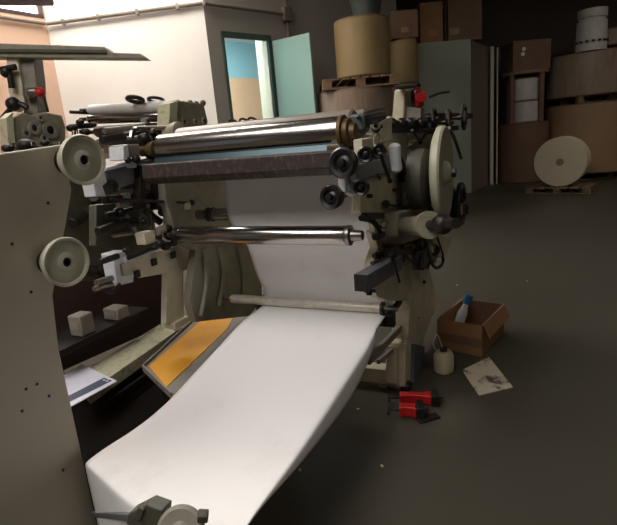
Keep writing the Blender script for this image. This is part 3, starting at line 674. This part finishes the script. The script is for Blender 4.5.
# rolls
def rroll(pxl, pyl, pxr, pyr, r, m, label=None):
    # measured on the plane of its left and right ends
    a = KX(pxl, pyl, X2 + .15); c = KX(pxr, pyr, X1 - .12); y = (a.y + c.y) / 2; z = (a.z + c.z) / 2
    b = mm(); b.lathe(a, c - a, [(0, r * .7), (.02, r), ((c - a).length - .02, r), ((c - a).length, r * .7)], 32)
    o = Q(b, 'ink_roller', m, 0, label)
    Q(mm().cyl(a - (c - a) * .12, a, r * .35), 'shaft', 'dark', 0, None, o)
rroll(89, 110, 166, 106, .036, 'whitewrap', 'white wrapped roll on top')
rroll(89, 119, 169, 116, .036, 'chrome')
rroll(96, 132, 169, 128, .04, 'dark')
rroll(98, 144, 150, 141, .035, 'dark')
rroll(98, 155, 135, 152, .03, 'steel')
b = mm(); b.torus(KX(135, 99.5, -1.9), (0, .3, 1), .05, .014).torus(KX(156, 100, -1.8), (0, .3, 1), .05, .010); Q(b, 'hose_coil', 'black', 0)
b = mm(); b.prismX([(126, 126), (150, 122), (152, 130), (130, 133)], -1.9, -1.95); Q(b, 'paper_scrap', 'whitewrap')
# left castings
b = mm(); b.prismX([(12, 118), (22, 112), (34, 116), (46, 112), (62, 115), (66, 128), (62, 300), (40, 330), (10, 300), (8, 140)], X2, X2 - .08); Q(b, 'side_casting', 'olive', .008)
b = mm(); b.prismX([(6, 118), (13, 112), (16, 150), (9, 152)], X2 + .02, X2 - .05); Q(b, 'end_cap', 'rail', .003)
for px, py, r in ((34, 128, .045), (50, 130, .06), (26, 133, .03), (40, 118, .025), (44, 138, .03)): fr(px, py, X2, r)
for px, py, r in ((8, 148, .04), (26, 145, .06), (34, 148, .03), (45, 143, .03), (56, 146, .04), (72, 128, .04), (80, 122, .03), (75, 140, .05), (85, 132, .04), (86, 146, .04)): Q(mm().ball(KX(px, py, X2 + .15), r, (1, 1, .7)), 'valve_body', 'dark', 0)
b = mm(); b.cyl(KX(70, 127, X2 + .1), KX(95, 125, X2 + .1), .02); Q(b, 'pipe_stub', 'dark'); b = mm(); b.cyl(KX(70, 112, X2 + .1), KX(92, 113, X2 + .1), .012); Q(b, 'pipe_stub', 'dark')
b = mm()
for px, py in ((12, 147), (32, 146), (74, 135), (79, 134), (60, 146)): b.cyl(KX(px, py, X2 + .2), KX(px, py - 4, X2 + .2), .014)
Q(b, 'oil_cup', 'chrome', 0)
# column and jib
yj = 3.75; 
def WQ(): return MB()
b = WQ(); b.prism([atY(x, y, yj) for x, y in ((20, 57), (33, 57), (36, 80), (38, 118), (24, 120), (22, 80))], (0, .14, 0)); Q(b, 'column', 'castgrey', .005)
b = WQ(); b.prism([atY(x, y, yj - .03) for x, y in ((6, 58), (17, 56), (25, 103), (14, 112), (8, 90))], (0, .1, 0)); Q(b, 'column_cover', 'cream', .005, 'cream cover beside the column')
b = WQ(); b.prism([atY(x, y, yj - .06) for x, y in ((-60, 41), (104, 46.5), (112, 52.5), (140, 53.5), (147, 58.5), (-60, 57))], (0, .12, 0)); jib = Q(b, 'overhead_arm', 'olive', .006, 'long olive grey overhead arm')
b = WQ(); b.beam(atY(-60, 50, yj - .07), atY(106, 51.5, yj - .07), .014, .02); Q(b, 'arm_groove', 'mach', 0, None, jib)
b = WQ(); b.cyl(atY(28, 88, yj - .05), atY(28, 97, yj - .05), .035); b.cyl(atY(30, 92, yj - .05), atY(40, 92, yj - .05), .03); Q(b, 'filter_bowl', 'steel', 0)
b = WQ(); b.ball(atY(40, 92, yj - .06), .035); Q(b, 'knob', 'redp', 0, 'small red knob')
b = WQ()
b.cyl(atY(0, 70, yj - .08), atY(16, 67, yj - .08), .02); b.cyl(atY(8, 66, yj - .08), atY(12, 88, yj - .08), .02); b.ball(atY(6, 72, yj - .08), .04); b.ball(atY(13, 104, yj - .08), .05)
b.tube([atY(0, 122, yj - .08), atY(8, 112, yj - .08), atY(18, 104, yj - .08), atY(28, 108, yj - .08)], .02); b.tube([atY(44, 96, yj - .06), atY(46, 104, yj - .06), atY(48, 112, yj - .06)], .01); Q(b, 'air_fittings', 'dark')
# base beams and low parts between the machines
zr = .22
rl = [KZ(103, 359, zr), KZ(160, 325, zr), KZ(182, 330, zr), KZ(100, 383, zr)]
b = mm(); b.prism([KZ(x, y, zr) for x, y in ((75, 376), (160, 324), (176, 331), (88, 392))], (0, 0, -.06)); Q(b, 'base_rail', 'rail', .003, 'pale green base rail with worn paint')
b = mm(); b.prismX([(36, 240), (182, 225), (182, 318), (60, 372), (36, 384)], -1.62, -1.65); Q(b, 'inner_panel', 'maroon', .003, 'dark brown inner panel')
Q(mm().prismX([(62, 178), (150, 170), (160, 270), (60, 286)], -1.42, -1.46), 'lower_casting', 'mach', .006)
b = mm()
random.seed(11)
for k in range(9):
    px, py = random.uniform(78, 150), random.uniform(192, 268)
    Q(mm().cyl(KX(px, py, -1.41), KX(px + random.uniform(-16, 16), py + random.uniform(-14, 14), -1.38), random.uniform(.012, .03)), 'gear_shaft', 'dark')
b = mm()
for k in range(3): Q(mm().beam(KZ(98 + k * 3, 392 + k * 7, .12), KZ(148 + k * 2, 362 + k * 5, .12), .02, .03), 'low_rod', 'castgrey' if k == 0 else 'dark')

# drip tray with the yellow sheet
ty = .27
tray = thing('drip_tray', 'yellow and grey enamel tray lying slanted beside the paper web', 'tray', MM @ KZ(195, 350, ty), MA)
T = lambda x, y, z=ty: KZ(x, y, z)
mm_ = mm(); mm_.prism([T(143, 368), T(217, 299), T(248, 299), T(246, 330), T(172, 398)], (0, 0, -.012)); mm_.build('tray_floor', 'greyt', tray, .002)
mm_ = mm(); mm_.prism([T(149, 366, ty + .004), T(222, 302, ty + .004), T(240, 301, ty + .004), T(228, 328, ty + .004), T(166, 387, ty + .004)], (0, 0, -.004)); mm_.build('yellow_sheet', 'yellow', tray, 0, 'yellow painted strip')
mm_ = mm(); mm_.beam(T(143, 368), T(217, 299), .008, .03).beam(T(143, 368), T(172, 396), .008, .03); mm_.build('tray_lip', 'greyt', tray, .002)
q = MM @ T(200, 345, 0)
mm_ = mm()
for x, y in ((165, 372), (225, 318)):
    p = T(x, y); mm().box(V((p.x, p.y, (ty - .02) / 2)), (.04, .04, ty - .02)).build('tray_leg', 'dark', tray, .002)
# leaflet
zq = zr + .012
mm_ = mm(); mm_.prism([KZ(x, y, zq) for x, y in ((64, 375), (82, 364), (117, 381), (70, 407))], (0, 0, -.003))
lf = thing('printed_leaflet', 'pale printed leaflet with a dark band lying on the green base rail', 'paper', MM @ KZ(90, 385, zq - .003), MA)
mm_.build('sheet', 'lav', lf)
mm_ = mm(); mm_.prism([KZ(x, y, zq + .0012) for x, y in ((68, 396), (104, 377.5), (112, 380.5), (69, 402))], (0, 0, -.001)); mm_.build('printed_band', 'navy', lf)
mm_ = mm()
for x, y in ((104, 380), (107, 381), (109, 379)): mm_.box(KZ(x, y, zq + .0016), (.012, .009, .001))
mm_.build('band_mark', 'whitep', lf)
# small packets on the floor behind
for (x, y, w_, h_, lb) in ((81, 320, .08, .10, 'small white packet on the floor behind the round discs'), (117, 316, .10, .06, 'pale crumpled packet on the floor beneath the lower arm')):
    p = KX(x, y, -1.4); p.z = KX(81, 320, -1.4).z - .068 + h_ / 2; zz = p.z
    o = thing('packet', lb, 'packet', MM @ V((p.x, p.y, zz - h_ / 2)), MA)
    mm().box(p, (w_, .08, h_)).build('carton', 'greyt' if w_ < .11 else 'mach', o, .006)
    mm().box(p + V((0, -.041, 0)), (w_ * .7, .004, h_ * .4)).build('printed_panel', 'castgrey', o)
pb = KX(81, 320, -1.4)
Q(mm().box(V((-1.45, KX(98, 328, -1.4).y, pb.z - .13 / 2 - .02)), (.22, .6, .03)), 'shelf_plate', 'dark')
tag(mm().box((-1.17, -.45, .03), (.78, 2.1, .05)).build('oil_pan', 'pan'), 'black oil soaked pan on the floor between the side panel and the paper web', 'pan')  # flat black sheet stands in for the deep shade beside the web

# ================================================================== FLOOR THINGS (right of the press)
# open cardboard box
bh = .175
bA, bB, bC = atZ(437, 319, bh), atZ(482, 326, bh), atZ(504, 304, bh)
ang = math.atan2((bB - bA).y, (bB - bA).x)
bp = V(((bA.x + bC.x) / 2, (bA.y + bC.y) / 2, 0))
bx = thing('cardboard_box', 'open brown cardboard box on the floor beside the press', 'box', bp, ang)
BM = Matrix.Translation(bp) @ Matrix.Rotation(ang, 4, 'Z'); BI = BM.inverted()
def bb(): return MB(BM)
lA, lB, lC = BI @ bA, BI @ bB, BI @ bC
for q_ in (lA, lB, lC): q_.z = 0
lD = lA + (lC - lB); tt = .006
cx_ = (lA + lC) / 2
def side(p, q, name, m, h0=0.0, h1=None):
    n = (cx_ - (p + q) / 2); dd = (q - p).normalized(); nn = V((-dd.y, dd.x, 0)); nn = nn if nn.dot(n) > 0 else -nn
    return bb().prism([p + V((0, 0, h0)), q + V((0, 0, h0)), q + V((0, 0, bh)), p + V((0, 0, h1 or bh))], nn * tt).build(name, m, bx)
bb().prism([lA, lB, lC, lD], (0, 0, tt)).build('bottom', 'cardboard', bx)
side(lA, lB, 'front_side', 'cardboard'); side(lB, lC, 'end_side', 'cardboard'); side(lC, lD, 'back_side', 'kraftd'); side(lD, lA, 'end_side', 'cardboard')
dv = (lA - lB).normalized()
bb().prism([lD + V((0, 0, bh)) * 1, lA.lerp(lD, .15) + V((0, 0, bh)), lA.lerp(lD, .2) + dv * .03 + V((0, 0, bh - .05)), lD + dv * .03 + V((0, 0, bh - .05))], dv * .005).build('flap', 'cardboard', bx)
ev = -dv
bb().prism([lB.lerp(lC, .05) + V((0, 0, bh)), lC + V((0, 0, bh)), lC + ev * .03 + V((0, 0, bh - .07)), lB.lerp(lC, .05) + ev * .03 + V((0, 0, bh - .07))], ev * .005).build('flap', 'cardboard', bx)
bb().prism([lA + V((0, -.002, .05)), lB + V((0, -.002, .05)), lB + V((0, -.002, .10)), lA + V((0, -.002, .10))], (0, -.001, 0)).build('tape', 'kraftd', bx)
# bottle in the box
bo = thing('spray_bottle', 'white bottle with a blue cap leaning in the open cardboard box', 'bottle', BM @ V((-.05, .02, .01)), ang)
q0, q1 = BI @ atZ(456, 330, .05), BI @ atZ(468, 299, .235)
bb().lathe(q0, q1 - q0, [(-.03, 0), (-.03, .028), (.11, .028), (.15, .016), (.18, .016), (.18, 0)]).build('bottle_body', 'whitep', bo)
bb().lathe(q0 + (q1 - q0).normalized() * .17, q1 - q0, [(0, .024), (.04, .024), (.05, .018), (.05, 0)]).build('cap', 'blue', bo)
# plastic jug
jp = atZ(444, 371, 0)
jg = thing('plastic_jug', 'yellowed plastic jug standing against the cardboard box', 'jug', jp)
MB().lathe(jp, (0, 0, 1), [(0, .04), (.006, .048), (.085, .05), (.10, .044), (.11, .036), (.11, 0)], 28).build('jug_body', 'jug', jg)
MB().lathe(jp + UP * .108, (0, 0, 1), [(0, .018), (.02, .018), (.02, 0)], 20).build('jug_cap', 'dark', jg)
MB().tube([jp + V((-.03, 0, .1)), jp + V((-.055, -.01, .16)), jp + V((-.03, .0, .2)), jp + V((-.0, .0, .11))], .003).build('wire_handle', 'bar', jg)
# dirty flattened sheet
MB().prism([atZ(x, y, .006) for x, y in ((463, 372), (489, 359), (513, 388), (481, 394))], (0, 0, -.004)).build
o = MB().prism([atZ(x, y, .006) for x, y in ((462, 370), (489, 357), (513, 387), (479, 395))], (0, 0, -.004)).build('soiled_sheet', 'dirty')
tag(o, 'stained white sheet of paper flat on the floor in front of the box', 'paper')
# red hand tools
def redtool(px0, py0, px1, py1, h, lab, th=.022):
    a, c = atZ(px0, py0, h), atZ(px1, py1, h); m_ = (a + c) / 2
    t = thing('bar_clamp', lab, 'tool', V((m_.x, m_.y, 0)), math.atan2((c - a).y, (c - a).x), 'red tools by the press foot')
    d = (c - a).normalized(); s = V((-d.y, d.x, 0))
    b = MB(); b.prism([a + s * th * .6, a - s * th * .5, a.lerp(c, .3) - s * th * .3, a.lerp(c, .7) - s * th * .35, c - s * th * .7, c + s * th * .7, a.lerp(c, .7) + s * th * .4, a.lerp(c, .35) + s * th * .55], (0, 0, th)); b.build('tool_body', 'redp', t, .004)
    b = MB(); b.box(c + d * .02 + UP * (th / 2), (.03, th * 1.7, th * 1.3), Matrix.Rotation(math.atan2(d.y, d.x), 3, 'Z')); b.cyl(c + UP * th / 2, c + d * .055 + UP * th / 2, .006); b.build('tool_jaw', 'black', t, .002); b = MB(); b.cyl(a + UP * th / 2, a - d * .05 + UP * th / 2, .005); b.cyl(a - d * .05 - s * .03 + UP * th / 2, a - d * .05 + s * .03 + UP * th / 2, .005); b.build('tool_handle', 'black', t, 0)
redtool(400, 402, 431, 402, .006, 'longer red and black hand clamp on the floor by the press foot', .042)
redtool(400, 415, 416, 415, .006, 'shorter red and black hand clamp lying in front of the longer one', .046)
o = MB().box(atZ(428, 418, .006), (.10, .04, .012), Matrix.Rotation(.3, 3, 'Z')).build('rag', 'dark', bevel=.004)
tag(o, 'dark oily rag next to the shorter red clamp', 'rag')
for x, y in ((527, 281), (358, 409), (382, 466), (300, 470), (333, 400), (457, 285)):
    pp = atZ(x, y, .002); o = MB().box(pp + UP * .001, (.012, .008, .003), Matrix.Rotation(x, 3, 'Z')).build('paper_crumb', 'rollw')
    tag(o, 'tiny pale scrap lying on the dark floor', 'scrap', 'scraps on the floor')

# ================================================================== STORED ROLLS AND BOXES
def span(pxa, pxb, py, Y):
    a, c = atY(pxa, py, Y), atY(pxb, py, Y); return (a.x + c.x) / 2, (c.x - a.x) / 2
def zat(px, py, Y): return atY(px, py, Y).z
def drumroll(name, px0, px1, Y, z0, z1, m, label, cat='paper roll', caps=None, group=None, core=True):
    x, r = span(px0, px1, 120, Y)
    t = thing(name, label, cat, (x, Y, z0), 0, group)
    h = z1 - z0; e = min(.02, h * .1)
    MB().lathe((x, Y, z0), (0, 0, 1), [(0, r - .02), (e, r), (h - e, r), (h, r - .02)], 56).build('wrapping', m, t)
    if core: MB().lathe((x, Y, z1 - .001), (0, 0, 1), [(0, .08), (.006, .08), (.006, .04), (.002, .038), (.002, 0)], 24).build('core', 'kraftd', t)
    MB().torus((x, Y, z1 - .01), (0, 0, 1), r - .015, .014, 48, 8).build('edge_protector', caps or 'kraftd', t)
    return t, x, r
def pallet(x, Y, w, d, z0, label, rz=0, n=6, h=.12, group=None):
    t = thing('pallet', label, 'pallet', (x, Y, z0), rz, group); F = Matrix.Translation((x, Y, z0)) @ Matrix.Rotation(rz, 4, 'Z')
    for k in range(n): MB(F).box((-w / 2 + w * (k + .5) / n, 0, h - .011), (w / n * .8, d, .02)).build('deck_board', 'wood', t, .002)
    for yy in (-d / 2 + .05, 0, d / 2 - .05):
        for xx in (-w / 2 + .06, 0, w / 2 - .06): MB(F).box((xx, yy, .02 + (h - .04) / 2), (.11, .09, h - .042)).build('block', 'wood', t, .002)
        MB(F).box((0, yy, .01), (w, .09, .018)).build('bottom_board', 'wood', t, .002)
    return t
# right stack
YS = 9.9
x, r = span(548, 634, 150, YS)
pallet(x + .03, YS, 1.4, 1.3, .0, 'wooden pallet on the floor under the tall stack of wrapped rolls')
zb = zat(585, 103, YS - r); zt = zat(585, 50, YS - r)
drumroll('paper_roll', 549, 634, YS, .12, zb - .0, 'kraft', 'huge brown kraft wrapped roll at the bottom of the right stack')
pallet(x, YS, 1.25, 1.2, zb + .008, 'wooden pallet between the two biggest wrapped rolls')
drumroll('paper_roll', 549, 634, YS, zb + .13, zt, 'film', 'film wrapped roll in the middle of the right stack')
x3, r3 = span(562, 650, 40, YS + .35)
z3 = zat(595, 29, YS - .3)
pallet(x + .12, YS + .28, 1.2, .95, zt + .008, 'wooden pallet carrying the topmost wrapped roll', h=.1)
drumroll('paper_roll', 572, 642, YS + .3, zt + .11, max(z3, zt + .35), 'film', 'topmost film wrapped roll of the right stack behind the white tub')
ztub = zat(590, 42, YS - .42)
tx, tr = span(577, 605, 25, YS - .45)
zt3 = max(z3, zt + .35)
# white cylinder pack in front on top
zt3 = zt
tx, tr = span(578, 606, 25, YS - .5)
tb = thing('white_tub', 'white cylindrical pack with a patterned band on top of the right stack', 'tub', (tx, YS - .5, zt3 + .008))
zz = zt3 + .008; hh = max(.25, zat(590, 10, YS - .5) - zz)
MB().lathe((tx, YS - .5, zz), (0, 0, 1), [(0, tr * 1.0), (hh * .72, tr * .97), (hh * .72, tr * .85), (hh * .80, tr * .85)], 32).build('tub_body', 'whitewrap', tb)
MB().lathe((tx, YS - .5, zz + hh * .8), (0, 0, 1), [(0, tr * .95), (hh * .2, tr * .95), (hh * .2, 0)], 32).build('lid', 'whitewrap', tb)
for k in range(16):
    t = k * math.pi / 8; MB().box((tx + tr * .99 * math.cos(t), YS - .5 + tr * .99 * math.sin(t), zz + hh * .22), (.05, .05, .035), Matrix.Rotation(t, 3, 'Z')).build('band_spot', 'maroon', tb)
# white roll on its side on a small pallet
pr_ = atZ(566, 187, 0)
rx, rY = atY(560, 157, 7.95).x, 7.95
ax = V((.62, .78, 0)).normalized()
px_, py_ = rx + ax.x * .17, rY + ax.y * .17
pallet(px_ + .0, py_, .95, .62, 0, 'low wooden pallet carrying the white roll lying on its side', rz=math.atan2(ax.y, ax.x) - math.pi / 2, h=.10)
rr = .385
wr = thing('paper_roll', 'white paper roll lying on its side with its round end facing the hall', 'paper roll', (px_, py_, .10))
cz = .10 + rr + .003
s0 = V((rx, rY, cz))
MB().lathe(s0, ax, [(0, .06), (0, rr - .006), (.006, rr), (.34, rr), (.346, rr - .01), (.346, 0)], 72).build('paper', 'rollw', wr)
MB().lathe(s0 - ax * .004, ax, [(.0, .042), (.0, .058), (.02, .058), (.02, .042)], 32).build('core', 'kraft', wr)
MB().lathe(s0 + ax * .006, ax, [(.0, 0), (.0, .044), (.006, .044), (.006, 0)], 32).build('core_hole', 'black', wr)
# middle stack (x 500-548)
YC = 10.0
x, r = span(500, 547, 150, YC); zb = zat(524, 123, YC - r)
drumroll('paper_roll', 500, 547, YC, .0, zb, 'kraftd', 'dark brown wrapped roll under the stacked white rolls')
zm = zat(524, 101, YC - r * .6); zt = zat(524, 78, YC - r * .6); zl_ = zat(524, 70, YC - r)
drumroll('paper_roll', 512, 538, YC - .1, zb + .008, zm, 'whitewrap', 'lower of the two white wrapped rolls between the dark posts', core=False)
drumroll('paper_roll', 512, 537, YC - .1, zm + .006, zt, 'whitewrap', 'upper of the two white wrapped rolls below the round board', core=False)
ld = thing('round_board_rack', 'round brown board on posts above the two white rolls', 'rack', (x, YC, zb + .008))
MB().lathe((x, YC, zl_ - .05), (0, 0, 1), [(0, r * .88), (.05, r * .9), (.05, 0)], 48).build('round_board', 'kraft', ld)
for k in range(4):
    t = k * math.pi / 2 + .5
    MB().cyl((x + r * .78 * math.cos(t), YC + r * .78 * math.sin(t), zb + .008), (x + r * .78 * math.cos(t), YC + r * .78 * math.sin(t), zl_ - .05), .05).build('post', 'kraftd', ld)
zbx = zat(525, 40, YC - .3)
ct = thing('cardboard_box', 'dark cardboard box with two white dots on the round board', 'box', (x, YC, zl_ + .004))
MB().box((x, YC, (zl_ + .004 + zbx) / 2), (r * 1.5, r * 1.2, zbx - zl_ - .004)).build('carton', 'kraftd', ct, .006)
b = MB()
for px, py in ((524, 49), (523, 54)): b.lathe(atY(px, py, YC - r * .6 - .004), (0, 1, 0), [(0, 0), (0, .035), (.004, .035), (.004, 0)], 16)
b.build('round_sticker', 'whitew', ct)
# tall grey cabinet
YK = 8.9
k0, k1 = atY(419, 100, YK).x, atY(473, 100, YK - .1).x; ktop = zat(446, 41, YK)
cb = thing('tall_cabinet', 'tall pale grey cabinet with boxes on top behind the press', 'cabinet', ((k0 + k1) / 2, YK + .6, 0))
MB().box(((k0 + k1) / 2, YK + .02, ktop / 2), (k1 - k0, .04, ktop)).build('front_panel', 'cab', cb, .004)
sp = atY(490, 100, YK + 1.1).x
b = MB(); b.prism([(k1, YK + .04, 0), (k1, YK, 0), (sp, YK + 1.1, 0), (sp - .04, YK + 1.1, 0)], (0, 0, ktop - .01)); b.build('side_panel', 'cabs', cb)
b = MB(); b.prism([(k0, YK + .04, ktop - .04), (k1, YK + .04, ktop - .04), (sp - .05, YK + 1.1, ktop - .04), (k0, YK + 1.1, ktop - .04)], (0, 0, .038)); b.build('top_panel', 'cab', cb)
b = MB()
for zz in (.3, .6): b.box((k0 + .03, YK - .003, ktop * zz), (.012, .008, .2))
b.build('door_pull', 'dark', cb)
q0, q1 = atY(492.5, 46, YK + .9), atY(493, 155, YK + .9)
st = MB().box(((q0.x + q1.x) / 2, YK + .95, q0.z / 2), (.06, .05, q0.z)).build('ivory_post', 'strip', bevel=.004)
tag(st, 'wide ivory upright post beside the tall grey cabinet', 'post', )
q0 = atY(498.5, 47, YK + .9)
st = MB().box((q0.x, YK + .95, q0.z / 2), (.022, .04, q0.z)).build('ivory_post', 'strip', bevel=.004)
tag(st, 'narrow ivory upright post right of the wider one', 'post')
# boxes on the cabinet
def bxs(px0, px1, pyt, Y, z0, m, label, dep=.45, lab=None):
    a, c = atY(px0, 20, Y).x, atY(px1, 20, Y).x; zt_ = zat((px0 + px1) / 2, pyt, Y)
    t = thing('cardboard_box', label, 'box', ((a + c) / 2, Y + dep / 2, z0)); h = zt_ - z0
    MB().box(((a + c) / 2, Y + dep / 2, z0 + h / 2), (c - a, dep, h)).build('carton', m, t, .006)
    MB().box(((a + c) / 2, Y + dep / 2, zt_ + .001), (.06, dep, .003)).build('tape', 'kraft', t)
    if lab: MB().box(((a + c) / 2 + lab[0], Y - .003, z0 + h * lab[1]), (lab[2], .004, lab[3])).build('printed_label', 'whitewrap' if len(lab) < 5 else lab[4], t)
    return t
bxs(420, 443, 2, YK + .1, ktop + .004, 'cardboard', 'light brown carton with a pale label on the left of the cabinet top', lab=(.03, .25, .16, .1, 'kraft'))
bxs(448, 482, -12, YK + .15, ktop + .004, 'kraftd', 'dark brown carton on the right of the cabinet top', lab=(-.18, .2, .16, .1, 'kraft'))
bxs(444.6, 446.6, 6, YK + .12, ktop + .004, 'maroon', 'narrow dark box squeezed between the cartons on the cabinet', dep=.3)
# left stack by the door
YA = 6.5
x, r = span(318, 393, 100, YA); zb = zat(355, 88, YA - r)
drumroll('paper_roll', 319, 393, YA, .0, zb, 'film', 'broad film wrapped roll beside the open door', core=False)
pallet(x + .03, YA, r * 1.95, r * 1.7, zb + .008, 'dark pallet between the buff roll and the broad film wrapped roll', h=.12, n=8)
zt = zat(366, 15, YA - r * .7)
_, x2, r2 = drumroll('paper_roll', 340, 392.5, YA - .05, zb + .135, zt, 'buff', 'tall buff wrapped roll standing on the pallet near the door', core=False)
zc_ = zat(373, -6, YA)
tb = thing('plastic_bin', 'dark grey green bin on top of the tall buff roll', 'bin', (x2 + .08, YA, zt + .008))
MB().lathe((x2 + .08, YA, zt + .008), (0, 0, 1), [(0, .15), (.22, .19), (.24, .2), (.24, .17), (.02, .13), (.02, 0)], 28).build('bin_body', 'contain', tb)
# roll and box right of it
YB = 7.6
x, r = span(393, 420, 60, YB); z1 = zat(406, 84, YB - r); z2 = zat(406, 38, YB - r)
drumroll('paper_roll', 390, 421, YB, 0, z1, 'kraftd', 'dark wrapped roll on the floor left of the cabinet', core=False)
drumroll('paper_roll', 393, 419, YB, z1 + .008, z2, 'buff', 'slim buff roll standing left of the grey cabinet', core=False)
bxs(391, 418, 10, YB - r * .8, z2 + .008, 'kraftd', 'brown carton on top of the slim buff roll', dep=.4, lab=(0, .3, .1, .07, 'kraft'))

# the world outside adds only a trace of light
wd = bpy.data.worlds.new('world'); scene.world = wd; wd.use_nodes = True
wd.node_tree.nodes['Background'].inputs[0].default_value = (.6, .7, .8, 1); wd.node_tree.nodes['Background'].inputs[1].default_value = .3
